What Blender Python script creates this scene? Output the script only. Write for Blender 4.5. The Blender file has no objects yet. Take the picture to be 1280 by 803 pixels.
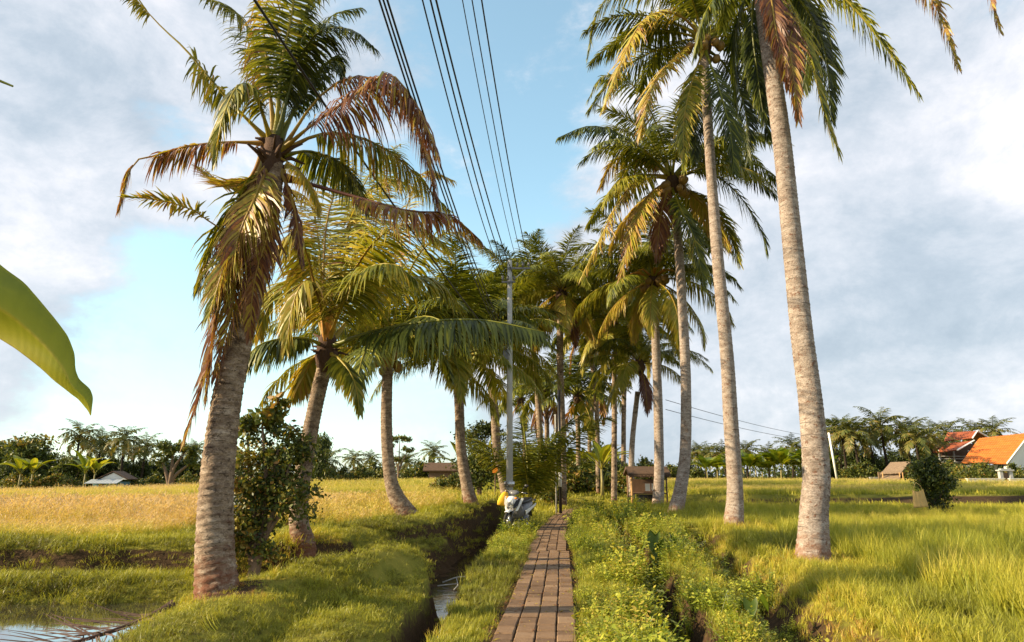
import bpy, math, random
import numpy as np
from mathutils import Vector, Matrix, noise as mnoise
random.seed(7); np.random.seed(7)
R = math.radians
S = bpy.context.scene
COL = S.collection
# ------------------------------------------------------------------ camera, sky, sun, exposure
F = 853.3; TH = math.atan(193.5 / F); CAMZ = 1.45
cam = bpy.data.objects.new('camera', bpy.data.cameras.new('camera')); COL.objects.link(cam)
cam.data.lens = 24; cam.data.sensor_width = 36; cam.data.clip_start = 0.05; cam.data.clip_end = 6000
cam.location = (0, 0, CAMZ); cam.rotation_euler = (R(90) + TH, 0, 0); S.camera = cam

SUN_AZ, SUN_EL = -99.0, 26.0          # azimuth from +Y, clockwise; elevation
sd = Vector((math.sin(R(SUN_AZ)) * math.cos(R(SUN_EL)), math.cos(R(SUN_AZ)) * math.cos(R(SUN_EL)), math.sin(R(SUN_EL))))
sun = bpy.data.objects.new('sun', bpy.data.lights.new('sun', 'SUN')); COL.objects.link(sun)
sun.data.energy = 5.0; sun.data.angle = R(0.6); sun.data.color = (1.0, 0.79, 0.50)
sun.rotation_euler = sd.to_track_quat('Z', 'Y').to_euler()
S.view_settings.view_transform = 'Standard'; S.view_settings.look = 'None'
S.view_settings.exposure = 1.15; S.view_settings.gamma = 1

def N(nt, typ, **kw):
    n = nt.nodes.new(typ)
    for k, v in kw.items():
        if k.startswith('i_'):
            key = k[2:]; key = int(key) if key.isdigit() else key.replace('_', ' ')
            n.inputs[key].default_value = v
        else: setattr(n, k, v)
    return n
def ramp(nt, stops, interp='LINEAR'):
    n = nt.nodes.new('ShaderNodeValToRGB'); cr = n.color_ramp; cr.interpolation = interp
    while len(cr.elements) < len(stops): cr.elements.new(0.5)
    for e, (p, c) in zip(cr.elements, stops):
        e.position = p; e.color = (c, c, c, 1) if isinstance(c, (int, float)) else (*c, 1)
    return n
def math_n(nt, op, a, b=None, c=None, clamp=False):
    n = nt.nodes.new('ShaderNodeMath'); n.operation = op; n.use_clamp = clamp
    for i, v in enumerate((a, b, c)):
        if v is None: continue
        if isinstance(v, (int, float)): n.inputs[i].default_value = v
        else: nt.links.new(v, n.inputs[i])
    return n.outputs[0]
def mixc(nt, f, a, b, typ='MIX'):
    n = nt.nodes.new('ShaderNodeMix'); n.data_type = 'RGBA'; n.blend_type = typ
    for i, v in ((0, f), (6, a), (7, b)):
        if isinstance(v, (int, float)): n.inputs[i].default_value = v
        elif isinstance(v, tuple): n.inputs[i].default_value = (*v, 1)
        else: nt.links.new(v, n.inputs[i])
    return n.outputs[2]

W = bpy.data.worlds.new('World'); S.world = W; W.use_nodes = True
def build_world():
    nt = W.node_tree; nt.nodes.clear(); L = nt.links.new
    sky = N(nt, 'ShaderNodeTexSky', sky_type='NISHITA', sun_disc=False)
    sky.sun_elevation = R(SUN_EL); sky.sun_rotation = R(SUN_AZ); sky.altitude = 200
    sky.air_density = 1.0; sky.dust_density = 0.8; sky.ozone_density = 1.5
    tc = N(nt, 'ShaderNodeTexCoord'); sep = N(nt, 'ShaderNodeSeparateXYZ'); L(tc.outputs['Generated'], sep.inputs[0])
    z = math_n(nt, 'ADD', math_n(nt, 'MAXIMUM', sep.outputs[2], 0.0), 0.16)
    cx = math_n(nt, 'DIVIDE', sep.outputs[0], z); cy = math_n(nt, 'DIVIDE', sep.outputs[1], z)
    cmb = N(nt, 'ShaderNodeCombineXYZ'); L(cx, cmb.inputs[0]); L(cy, cmb.inputs[1])
    def noise(scale, detail, rough, dist, src, off):
        mp = N(nt, 'ShaderNodeMapping'); mp.inputs['Location'].default_value = off[0]; mp.inputs['Scale'].default_value = off[1]
        mp.inputs['Rotation'].default_value = off[2] if len(off) > 2 else (0, 0, 0)
        L(src, mp.inputs[0])
        n = N(nt, 'ShaderNodeTexNoise'); n.inputs['Scale'].default_value = scale; n.inputs['Detail'].default_value = detail
        n.inputs['Roughness'].default_value = rough; n.inputs['Distortion'].default_value = dist
        L(mp.outputs[0], n.inputs['Vector']); return n.outputs[0]
    gen = tc.outputs['Generated']
    big = noise(1.6, 7, 0.55, 0.3, gen, ((3.1, 0.4, 1.7), (1, 1, 2.0)))
    puff = noise(5.0, 12, 0.66, 0.25, gen, ((1.3, 2.0, 0.6), (1, 1, 1.5)))
    streak = noise(2.6, 8, 0.62, 0.6, gen, ((0.2, 5.1, 0.9), (0.9, 1, 3.2), (0, R(-14), 0)))
    def lobe(px, py, k, w):                       # direction of a cloud bank or of open sky between banks
        u = (px - 640) / F; v = (401.5 - py) / F
        d = Vector((u, math.cos(TH) - v * math.sin(TH), math.sin(TH) + v * math.cos(TH))).normalized()
        dp = N(nt, 'ShaderNodeVectorMath', operation='DOT_PRODUCT'); L(gen, dp.inputs[0]); dp.inputs[1].default_value = d
        e = math_n(nt, 'POWER', math_n(nt, 'MAXIMUM', dp.outputs['Value'], 0.0), k)
        return math_n(nt, 'MULTIPLY', e, w)
    cov = math_n(nt, 'ADD', big, 0.135)
    for a in ((600, 60, 30, -0.24), (640, 150, 200, -0.10), (500, 300, 60, -0.10), (790, 60, 120, -0.08), (1180, 330, 14, 0.20), (1010, 470, 30, 0.12), (60, 60, 16, 0.24), (60, 300, 60, 0.10), (130, 400, 60, -0.18), (760, 260, 160, 0.12), (560, 480, 60, -0.05), (60, 520, 60, 0.02), (400, 560, 30, -0.06)):
        cov = math_n(nt, 'ADD', cov, lobe(*a))
    cov = math_n(nt, 'ADD', cov, math_n(nt, 'MULTIPLY', math_n(nt, 'SUBTRACT', puff, 0.5), 0.50))
    cov = math_n(nt, 'ADD', cov, math_n(nt, 'MULTIPLY', math_n(nt, 'SUBTRACT', streak, 0.5), 0.16))
    m = N(nt, 'ShaderNodeMapRange', interpolation_type='SMOOTHSTEP'); L(cov, m.inputs[0]); m.inputs[1].default_value = 0.49; m.inputs[2].default_value = 0.68
    # shade inside the cloud: thick grey undersides, pale sunlit billows
    sh = noise(2.3, 8, 0.58, 0.1, gen, ((7.3, 1.2, 4.4), (1, 1, 2.2)))
    sh = math_n(nt, 'ADD', sh, math_n(nt, 'MULTIPLY', math_n(nt, 'SUBTRACT', puff, 0.5), -1.35))
    for a in ((1120, 430, 30, 0.17), (1230, 160, 150, -0.22), (1080, 60, 60, .10), (1000, 290, 150, -0.14), (110, 90, 30, 0.07), (330, 560, 20, .16), (70, 300, 90, -0.16), (820, 260, 100, -0.12)):
        sh = math_n(nt, 'ADD', sh, lobe(*a))
    cr = ramp(nt, [(0.20, (6.8, 6.5, 6.5)), (0.36, (5.4, 5.4, 5.7)), (0.52, (4.3, 4.55, 5.0)), (0.72, (3.2, 3.65, 4.2)), (1.0, (2.3, 2.8, 3.4))])
    L(sh, cr.inputs[0])
    tint = mixc(nt, 1.0, sky.outputs[0], (1.95, 2.15, 1.72), 'MULTIPLY')
    pale = N(nt, 'ShaderNodeMapRange', interpolation_type='SMOOTHSTEP'); L(sep.outputs[2], pale.inputs[0])
    pale.inputs[1].default_value = 0.0; pale.inputs[2].default_value = 0.45; pale.inputs[3].default_value = 0.55; pale.inputs[4].default_value = 0.16
    blue = mixc(nt, pale.outputs[0], tint, (3.5, 4.5, 5.3))
    full = mixc(nt, math_n(nt, 'MULTIPLY', m.outputs[0], 0.94), blue, cr.outputs[0])
    bg = N(nt, 'ShaderNodeBackground'); bg.inputs[1].default_value = 0.082; L(full, bg.inputs[0])
    out = N(nt, 'ShaderNodeOutputWorld'); L(bg.outputs[0], out.inputs[0])
build_world()

# ------------------------------------------------------------------ surveying helpers
def ray(px, py):
    u = (px - 640) / F; v = (401.5 - py) / F
    return np.array((u, math.cos(TH) - v * math.sin(TH), math.sin(TH) + v * math.cos(TH)))
def P(px, py, Y):                       # the point at depth Y that is sighted at px, py
    r = ray(px, py); return np.array((0, 0, CAMZ)) + r * (Y / r[1])
def mpp(px, py, Y):                     # metres per pixel there
    return (Y / ray(px, py)[1]) / F
def sstep(a, b, x):
    t = np.clip((x - a) / (b - a), 0, 1); return t * t * (3 - 2 * t)
_rs = np.random.RandomState(3)
_G = _rs.rand(64, 64)
def vnoise(x, y, f):
    x = np.asarray(x, float) * f; y = np.asarray(y, float) * f
    xi = np.floor(x).astype(int); yi = np.floor(y).astype(int); fx = x - xi; fy = y - yi
    fx = fx * fx * (3 - 2 * fx); fy = fy * fy * (3 - 2 * fy)
    g = lambda a, b: _G[a % 64, b % 64]
    return (g(xi, yi) * (1 - fx) + g(xi + 1, yi) * fx) * (1 - fy) + (g(xi, yi + 1) * (1 - fx) + g(xi + 1, yi + 1) * fx) * fy - 0.5
# polylines: x, y, then values
PATH = np.array([(0.10, 3.0), (0.12, 5), (0.2, 6.6), (0.42, 9.5), (0.66, 13), (1.12, 19), (1.65, 24), (2.5, 30), (3.7, 34.5), (6.0, 38), (10, 41)])
def xc(y): return np.interp(y, PATH[:, 1], PATH[:, 0])
DL_ = np.array([(-1.0, 3, .12), (-0.92, 6.6, .13), (-0.84, 9.3, .10), (-0.90, 10.3, .16), (-1.30, 11.3, .50), (-1.20, 13, .50), (-1.00, 16, .40), (-.66, 20, .30), (-.45, 26, .24), (0.0, 34, .2)])
def dlw(y): return np.interp(y, DL_[:, 1], DL_[:, 2])
DR_ = np.array([(1.15, 3), (1.62, 7), (1.86, 8.6), (2.15, 11), (2.45, 14), (2.75, 18), (3.2, 23), (3.9, 30)])
def polyd(x, y, pts):
    x = np.asarray(x, float); y = np.asarray(y, float)
    best = np.full(x.shape, 1e9); vals = np.zeros((pts.shape[1] - 2,) + x.shape)
    for a, b in zip(pts[:-1], pts[1:]):
        dx, dy = b[0] - a[0], b[1] - a[1]; l2 = dx * dx + dy * dy
        t = np.clip(((x - a[0]) * dx + (y - a[1]) * dy) / l2, 0, 1)
        d = np.hypot(x - a[0] - t * dx, y - a[1] - t * dy); m = d < best
        best = np.where(m, d, best)
        for k in range(vals.shape[0]): vals[k] = np.where(m, a[2 + k] + t * (b[2 + k] - a[2 + k]), vals[k])
    return best, vals
RIDGE_A = np.array([(-2.75, 2.5, .10, .40), (-2.85, 5.5, .20, .44), (-2.75, 7.4, .33, .42), (-2.2, 8.3, .48, .26), (-1.7, 9.2, .52, .22), (-1.4, 9.8, .46, .16)])
RIDGE_C = np.array([(-1.75, 2.5, -.02, .42), (-1.72, 5.5, .02, .48), (-1.62, 7.4, .13, .46), (-1.5, 9.0, .26, .36)])
RIDGE_B = np.array([(-4.6, 11.5, .25, .30), (-3.6, 12.3, .42, .42), (-3.1, 13.8, .50, .42), (-2.55, 15.6, .54, .40), (-2.15, 17.3, .55, .36), (-1.65, 19.6, .56, .34), (-1.3, 22.8, .54, .36), (-1.0, 29, .55, .4), (-.3, 36, .5, .6)])
GULLY = np.array([(-3.6, 10.3), (-2.7, 10.75), (-2.0, 11.3), (-1.5, 11.8)])
FURROW = np.array([(2.45, 3, .0), (2.75, 7.0, .0), (3.35, 10.8, .0), (3.75, 13.5, .0), (4.2, 16.2, .0)])
def terrain(x, y):
    x = np.asarray(x, float); y = np.asarray(y, float)
    nA = vnoise(x, y, 1.3); nB = vnoise(x + 7, y, 4.1)
    # left terraces, from the flooded corner up to the ripe field
    e1 = 12.7 + 0.5 * vnoise(x, 0 * x, .35) ; e2 = 10.5 + .5 * vnoise(x + 30, 0 * x, .3)
    zl = -0.56 + 0.32 * sstep(e2 - .25, e2 + .35, y + .3 * nA) + 0.42 * sstep(e1 - .16, e1 + .10, y + .15 * nA)
    zl += .09 * np.exp(-((y - e1 - .45) / .4) ** 2) + .10 * np.exp(-((y - e2 - .6) / .45) ** 2)
    zl += .14 * sstep(37.6, 38.2, y) + .12 * sstep(58, 59, y)
    zl -= 1.0 * sstep(12, 50, -x) * sstep(16, 70, y)
    # right fields
    zr = .20 * sstep(1.0, 3.4, x - xc(y) + .2 * nA) + .40 * sstep(30.5, 30.9, y + 0.02 * x) * sstep(5.0, 8.0, x) + .1 * sstep(52, 53, y)
    zr += .06 * np.exp(-((y + .02 * x - 31.4) / .5) ** 2) * (x > 5)
    w = sstep(-2.9, -1.3, x)
    wl = sstep(20, 40, y); w = w * (1 - wl) + wl * sstep(-3, 1, x - xc(y) + 2)
    z = zl * (1 - w) + zr * w
    z = z + nA * .05 + nB * .018
    pth = sstep(.50, .85, np.abs(x - xc(y)))
    # ridges
    for rg, sl, warp in ((RIDGE_A, 1.5, .16), (RIDGE_C, 1.6, .12), (RIDGE_B, 2.6, .14)):
        d, (zt, hw) = polyd(x + warp * nA, y + warp * nB, rg)
        prof = zt + .06 * nA + .03 * nB - np.maximum(d - hw, 0) ** 1.25 * sl - .10 * (np.minimum(d, hw) / hw) ** 2
        k = .10; h = np.clip(.5 + .5 * (prof - z) / k, 0, 1); z = z * (1 - h) + prof * h + k * h * (1 - h)
    d, _ = polyd(x, y, GULLY); z = z - .62 * np.exp(-(d / .42) ** 2)
    # ditches
    for dl, dep, wd in ((DL_, .54, dlw(y)), (DR_, .52, .17 + .05 * vnoise(y * 0, y, .8))):
        cx = np.interp(y, dl[:, 1], dl[:, 0]) + .10 * vnoise(x * 0, y, .9)
        d = np.abs(x - cx); fade = 1 - sstep(23, 30, y); wl_ = (.14 + .14 * sstep(9.5, 11.5, y)) if dl is DL_ else .17
        c = np.clip(1 - sstep(wd * .75, wd + wl_ + .08 * nA, d + .07 * nB), 0, 1) * fade
        z = z * (1 - c) + (-dep + .10 * nB + .12 * nA) * c
    d, _ = polyd(x, y, FURROW)
    z = z - .42 * np.exp(-((d + .25 * nA) / .36) ** 2) * (1 - sstep(15.5, 17, y)) + .05 * np.exp(-((d - .6) / .25) ** 2) * (y < 17)
    z = z * pth + (0.0 - .018) * (1 - pth)
    return z
def tz(x, y): return float(terrain(np.array([x]), np.array([y]))[0])

# ------------------------------------------------------------------ object helpers
def tag(o, label=None, cat=None, group=None, kind=None):
    if label: o['label'] = label
    if cat: o['category'] = cat
    if group: o['group'] = group
    if kind: o['kind'] = kind
    return o
def empty(name, loc, label, cat, group=None, rz=0):
    o = bpy.data.objects.new(name, None); COL.objects.link(o); o.location = tuple(loc); o.rotation_euler = (0, 0, rz)
    o.empty_display_size = .2
    return tag(o, label, cat, group)
class MB:
    """collects faces; build() links them as one mesh object"""
    def __init__(s): s.v = []; s.f = []; s.a = []; s.mi = []; s.n = 0
    def add(s, V, Fc, a=0.0, mi=0):
        V = np.asarray(V, float).reshape(-1, 3); s.v.append(V)
        s.f.extend([tuple(int(i) + s.n for i in f) for f in Fc]); s.mi.extend([mi] * len(Fc))
        a = np.asarray(a, float); s.a.append(np.full(len(V), float(a)) if a.ndim == 0 else a); s.n += len(V)
    def box(s, c, d, rot=None, a=0.0, mi=0, bev=0.0):
        c = np.array(c, float); hx, hy, hz = d[0] / 2, d[1] / 2, d[2] / 2
        if bev > 0:
            b = min(bev, hx * .45, hy * .45, hz * .45); V = []
            for sx in (-1, 1):
                for sy in (-1, 1):
                    for sz in (-1, 1):
                        V += [(sx * (hx - b), sy * (hy - b), sz * hz), (sx * (hx - b), sy * hy, sz * (hz - b)), (sx * hx, sy * (hy - b), sz * (hz - b))]
            V = np.array(V); idx = lambda x, y, z, k: ((x * 2 + y) * 2 + z) * 3 + k
            Fc = [[idx(0, 0, 1, 0), idx(1, 0, 1, 0), idx(1, 1, 1, 0), idx(0, 1, 1, 0)], [idx(0, 0, 0, 0), idx(0, 1, 0, 0), idx(1, 1, 0, 0), idx(1, 0, 0, 0)],
                  [idx(0, 0, 0, 1), idx(1, 0, 0, 1), idx(1, 0, 1, 1), idx(0, 0, 1, 1)], [idx(0, 1, 0, 1), idx(0, 1, 1, 1), idx(1, 1, 1, 1), idx(1, 1, 0, 1)],
                  [idx(0, 0, 0, 2), idx(0, 0, 1, 2), idx(0, 1, 1, 2), idx(0, 1, 0, 2)], [idx(1, 0, 0, 2), idx(1, 1, 0, 2), idx(1, 1, 1, 2), idx(1, 0, 1, 2)]]
            for y in (0, 1):
                for z in (0, 1): Fc.append([idx(0, y, z, 0), idx(1, y, z, 0), idx(1, y, z, 1), idx(0, y, z, 1)])
            for x in (0, 1):
                for z in (0, 1): Fc.append([idx(x, 0, z, 0), idx(x, 1, z, 0), idx(x, 1, z, 2), idx(x, 0, z, 2)])
            for x in (0, 1):
                for y in (0, 1): Fc.append([idx(x, y, 0, 1), idx(x, y, 1, 1), idx(x, y, 1, 2), idx(x, y, 0, 2)])
            for x in (0, 1):
                for y in (0, 1):
                    for z in (0, 1): Fc.append([idx(x, y, z, 0), idx(x, y, z, 1), idx(x, y, z, 2)])
        else:
            V = np.array([(x, y, z) for x in (-hx, hx) for y in (-hy, hy) for z in (-hz, hz)])
            Fc = [(0, 1, 3, 2), (4, 6, 7, 5), (0, 4, 5, 1), (2, 3, 7, 6), (0, 2, 6, 4), (1, 5, 7, 3)]
        if rot is not None: V = V @ np.array(rot).T
        s.add(V + c, Fc, a, mi)
    def prism(s, poly, o, ux, uy, ext, a=0.0, mi=0):
        """a 2-D outline in the plane (ux, uy) at o, extruded by the vector ext"""
        o, ux, uy, ext = map(lambda q: np.array(q, float), (o, ux, uy, ext)); n = len(poly)
        A = np.array([o + ux * p[0] + uy * p[1] for p in poly]); V = np.vstack([A, A + ext])
        s.add(V, [list(range(n))[::-1], list(range(n, 2 * n))] + [(i, (i + 1) % n, n + (i + 1) % n, n + i) for i in range(n)], a, mi)
    def tube(s, pts, rad, k=8, a=0.0, mi=0, cap=True, flat=1.0):
        pts = np.asarray(pts, float); n = len(pts); rad = np.broadcast_to(np.asarray(rad, float), (n,))
        T = np.gradient(pts, axis=0); T /= np.linalg.norm(T, axis=1)[:, None] + 1e-12
        ref = np.array((0, 1, 0.)) if abs(T[0][1]) < .8 else np.array((1, 0, 0.))
        V = []; U = np.cross(T[0], ref); U /= np.linalg.norm(U)
        ang = np.arange(k) * 2 * math.pi / k
        for i in range(n):
            U = U - T[i] * np.dot(U, T[i]); U /= np.linalg.norm(U) + 1e-12; B = np.cross(T[i], U)
            V.append(pts[i] + rad[i] * (np.cos(ang)[:, None] * U + flat * np.sin(ang)[:, None] * B))
        Fc = [(i * k + j, i * k + (j + 1) % k, (i + 1) * k + (j + 1) % k, (i + 1) * k + j) for i in range(n - 1) for j in range(k)]
        if cap: Fc += [list(range(k))[::-1], [(n - 1) * k + j for j in range(k)]]
        if not np.isscalar(a) and len(np.shape(a)): a = np.repeat(np.asarray(a, float), k)
        s.add(np.vstack(V), Fc, a, mi)
    def ball(s, c, r, a=0.0, mi=0, nu=10, nv=6):
        r = np.broadcast_to(np.asarray(r, float), (3,)); V = [(0, 0, -1)]
        for i in range(1, nv):
            p = -math.pi / 2 + math.pi * i / nv
            V += [(math.cos(p) * math.cos(t), math.cos(p) * math.sin(t), math.sin(p)) for t in np.arange(nu) * 2 * math.pi / nu]
        V.append((0, 0, 1)); V = np.array(V) * r + np.array(c); Fc = []
        for j in range(nu): Fc.append((0, 1 + (j + 1) % nu, 1 + j))
        for i in range(nv - 2):
            for j in range(nu): Fc.append((1 + i * nu + j, 1 + i * nu + (j + 1) % nu, 1 + (i + 1) * nu + (j + 1) % nu, 1 + (i + 1) * nu + j))
        e = len(V) - 1
        for j in range(nu): Fc.append((e, 1 + (nv - 2) * nu + j, 1 + (nv - 2) * nu + (j + 1) % nu))
        s.add(V, Fc, a, mi)
    def mesh(s, name, mats, smooth=True):
        me = bpy.data.meshes.new(name); me.from_pydata(np.vstack(s.v).tolist(), [], s.f); me.update()
        at = me.attributes.new('tint', 'FLOAT', 'POINT'); at.data.foreach_set('value', np.concatenate(s.a).astype(np.float32))
        for m in (mats if isinstance(mats, (list, tuple)) else [mats]): me.materials.append(m)
        if any(s.mi): me.polygons.foreach_set('material_index', s.mi)
        if smooth: me.polygons.foreach_set('use_smooth', [True] * len(me.polygons))
        return me
    def build(s, name, mats, parent=None, smooth=True, loc=None):
        return link(name, s.mesh(name, mats, smooth), parent, loc)
def link(name, me, parent=None, loc=None):
    o = bpy.data.objects.new(name, me); COL.objects.link(o)
    if parent is not None: o.parent = parent
    if loc is not None: o.location = tuple(loc)
    return o
def rotm(rx=0, ry=0, rz=0):
    from mathutils import Euler
    return np.array(Euler((rx, ry, rz)).to_matrix())
def spline(pts, n):
    """Catmull-Rom through the points, evenly resampled"""
    pts = np.asarray(pts, float)
    if len(pts) == 2: return np.linspace(pts[0], pts[1], n)
    p = np.vstack([2 * pts[0] - pts[1], pts, 2 * pts[-1] - pts[-2]]); out = []
    for i in range(1, len(p) - 2):
        for t in np.linspace(0, 1, 14, endpoint=False):
            out.append(.5 * ((2 * p[i]) + (-p[i - 1] + p[i + 1]) * t + (2 * p[i - 1] - 5 * p[i] + 4 * p[i + 1] - p[i + 2]) * t * t + (-p[i - 1] + 3 * p[i] - 3 * p[i + 1] + p[i + 2]) * t ** 3))
    out.append(pts[-1]); out = np.array(out)
    d = np.r_[0, np.cumsum(np.linalg.norm(np.diff(out, axis=0), axis=1))]; q = np.linspace(0, d[-1], n)
    return np.stack([np.interp(q, d, out[:, k]) for k in range(out.shape[1])], 1)

# ------------------------------------------------------------------ materials
def newmat(name):
    m = bpy.data.materials.new(name); m.use_nodes = True; nt = m.node_tree; nt.nodes.clear()
    return m, nt, N(nt, 'ShaderNodeOutputMaterial')
def plain(name, col, rough=.6, metal=0, bump=.0, bscale=40, var=.12, vscale=6, spec=.4):
    m, nt, out = newmat(name); L = nt.links.new
    tc = N(nt, 'ShaderNodeTexCoord'); n1 = N(nt, 'ShaderNodeTexNoise', i_Scale=vscale, i_Detail=6.0, i_Roughness=.65); L(tc.outputs['Object'], n1.inputs[0])
    c = mixc(nt, n1.outputs[0], tuple(x * (1 - var * 2) for x in col), tuple(min(1, x * (1 + var * 2)) for x in col))
    b = N(nt, 'ShaderNodeBsdfPrincipled'); L(c, b.inputs['Base Color']); b.inputs['Roughness'].default_value = rough; b.inputs['Metallic'].default_value = metal
    b.inputs['Specular IOR Level'].default_value = spec
    if bump:
        n2 = N(nt, 'ShaderNodeTexNoise', i_Scale=bscale, i_Detail=5.0); L(tc.outputs['Object'], n2.inputs[0])
        bp = N(nt, 'ShaderNodeBump', i_Strength=bump, i_Distance=.02); L(n2.outputs[0], bp.inputs['Height']); L(bp.outputs[0], b.inputs['Normal'])
    L(b.outputs[0], out.inputs[0]); return m
def leafmat(name, stops, trans=.35, rough=.5, inst=None, nscale=3.0, namp=.16, tgain=(1.25, 1.15, .6), ramp2=None):
    m, nt, out = newmat(name); L = nt.links.new
    at = N(nt, 'ShaderNodeAttribute', attribute_name='tint'); f = at.outputs['Fac']
    if inst:
        ai = N(nt, 'ShaderNodeAttribute', attribute_name=inst, attribute_type='INSTANCER'); f = math_n(nt, 'ADD', f, ai.outputs['Fac'])
    ge = N(nt, 'ShaderNodeNewGeometry'); n1 = N(nt, 'ShaderNodeTexNoise', i_Scale=nscale, i_Detail=3.0); L(ge.outputs['Position'], n1.inputs[0])
    f = math_n(nt, 'ADD', f, math_n(nt, 'MULTIPLY', math_n(nt, 'SUBTRACT', n1.outputs[0], .5), namp * 2))
    r = ramp(nt, stops); L(f, r.inputs[0])
    b = N(nt, 'ShaderNodeBsdfPrincipled'); L(r.outputs[0], b.inputs['Base Color']); b.inputs['Roughness'].default_value = rough; b.inputs['Specular IOR Level'].default_value = .35
    t = N(nt, 'ShaderNodeBsdfTranslucent'); L(mixc(nt, 1.0, r.outputs[0], tgain, 'MULTIPLY'), t.inputs[0])
    mx = N(nt, 'ShaderNodeMixShader', i_0=trans); L(b.outputs[0], mx.inputs[1]); L(t.outputs[0], mx.inputs[2]); L(mx.outputs[0], out.inputs[0])
    return m
M = {}
# palm leaf: tint 0 deep green, .35 green, .6 yellow-green, .8 orange tan, 1 dead brown
M['palm'] = leafmat('palm_leaf', [(0, (.018, .030, .007)), (.28, (.060, .082, .011)), (.48, (.24, .25, .022)), (.66, (.42, .32, .045)), (.84, (.25, .11, .045)), (1, (.11, .042, .030))], .32, .42)
M['palmfar'] = leafmat('palm_leaf_far', [(0, (.035, .055, .014)), (.4, (.10, .12, .022)), (.7, (.20, .17, .04)), (1, (.25, .14, .05))], .3, .5, nscale=.6)
M['leaf'] = leafmat('broad_leaf', [(0, (.018, .030, .008)), (.35, (.055, .080, .014)), (.65, (.13, .15, .022)), (.85, (.26, .20, .03)), (1, (.30, .16, .05))], .3, .5, nscale=1.5)
M['banana'] = leafmat('banana_leaf', [(0, (.05, .09, .010)), (.4, (.13, .18, .014)), (.6, (.27, .30, .02)), (.85, (.45, .40, .05)), (1, (.22, .12, .05))], .45, .34, nscale=5, namp=.1)
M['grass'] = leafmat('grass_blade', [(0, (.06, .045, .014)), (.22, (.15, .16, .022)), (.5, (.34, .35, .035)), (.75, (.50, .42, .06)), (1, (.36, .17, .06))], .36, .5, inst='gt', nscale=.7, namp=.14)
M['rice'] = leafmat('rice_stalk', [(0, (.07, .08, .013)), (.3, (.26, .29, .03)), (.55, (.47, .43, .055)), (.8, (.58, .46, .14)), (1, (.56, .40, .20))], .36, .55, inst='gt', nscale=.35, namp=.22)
M['weed'] = leafmat('weed_leaf', [(0, (.045, .07, .012)), (.4, (.19, .27, .024)), (.75, (.42, .43, .045)), (1, (.42, .30, .06))], .34, .45, inst='gt', nscale=1.1)

def trunk_mat(name, cols, patch, base_red, crease=.3):
    m, nt, out = newmat(name); L = nt.links.new
    at = N(nt, 'ShaderNodeAttribute', attribute_name='tint')           # 0 in a leaf-scar crease, 1 on the ring face
    tc = N(nt, 'ShaderNodeTexCoord'); mp = N(nt, 'ShaderNodeMapping'); mp.inputs['Scale'].default_value = (1, 1, 2.0); L(tc.outputs['Object'], mp.inputs[0])
    n1 = N(nt, 'ShaderNodeTexNoise', i_Scale=5.0, i_Detail=8.0, i_Roughness=.7); L(mp.outputs[0], n1.inputs[0])
    n2 = N(nt, 'ShaderNodeTexNoise', i_Scale=14.0, i_Detail=6.0, i_Roughness=.75); L(tc.outputs['Object'], n2.inputs[0])
    r1 = ramp(nt, [(.32, cols[0]), (.5, cols[1]), (.66, cols[2])]); L(n1.outputs[0], r1.inputs[0])
    r2 = ramp(nt, [(.57, 0), (.60, 1)]); L(n2.outputs[0], r2.inputs[0])
    n3 = N(nt, 'ShaderNodeTexNoise', i_Scale=38.0, i_Detail=5.0, i_Roughness=.7); L(mp.outputs[0], n3.inputs[0]); r3 = ramp(nt, [(.38, .62), (.60, 1.12)]); L(n3.outputs[0], r3.inputs[0])
    c = mixc(nt, math_n(nt, 'MULTIPLY', r2.outputs[0], .85), r1.outputs[0], patch); c = mixc(nt, 1.0, c, r3.outputs[0], 'MULTIPLY')
    rr = ramp(nt, [(.05, crease), (.5, 1.0)]); L(at.outputs['Fac'], rr.inputs[0]); c = mixc(nt, 1.0, c, rr.outputs[0], 'MULTIPLY')
    sp = N(nt, 'ShaderNodeSeparateXYZ'); L(tc.outputs['Object'], sp.inputs[0])
    h = math_n(nt, 'ADD', sp.outputs[2], math_n(nt, 'MULTIPLY', math_n(nt, 'SUBTRACT', n1.outputs[0], .5), 2.2))
    mr = N(nt, 'ShaderNodeMapRange'); L(h, mr.inputs[0]); mr.inputs[1].default_value = -.1; mr.inputs[2].default_value = .5; mr.inputs[3].default_value = .8; mr.inputs[4].default_value = 0
    c = mixc(nt, mr.outputs[0], c, base_red)
    b = N(nt, 'ShaderNodeBsdfPrincipled'); L(c, b.inputs['Base Color']); b.inputs['Roughness'].default_value = .9; b.inputs['Specular IOR Level'].default_value = .15
    bp = N(nt, 'ShaderNodeBump', i_Strength=.8, i_Distance=.02); L(math_n(nt, 'ADD', n2.outputs[0], n3.outputs[0]), bp.inputs['Height']); L(bp.outputs[0], b.inputs['Normal'])
    L(b.outputs[0], out.inputs[0]); return m
M['trunkL'] = trunk_mat('bark_tan', ((.10, .065, .05), (.26, .195, .14), (.42, .34, .265)), (.085, .06, .045), (.17, .065, .035), .14)
M['trunkR'] = trunk_mat('bark_pale', ((.17, .13, .105), (.32, .265, .225), (.44, .385, .34)), (.16, .075, .045), (.26, .13, .08), .28)
M['bark'] = plain('bark_brown', (.16, .11, .075), .95, bump=.6, bscale=30, var=.3)
M['fiber'] = plain('palm_fibre', (.075, .042, .028), .95, bump=.8, bscale=60, var=.35)
M['stalk'] = plain('orange_leaf_stalk', (.50, .24, .05), .55, var=.2)
M['nut'] = plain('coconut_husk', (.20, .12, .035), .5, var=.3, vscale=3)

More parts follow.
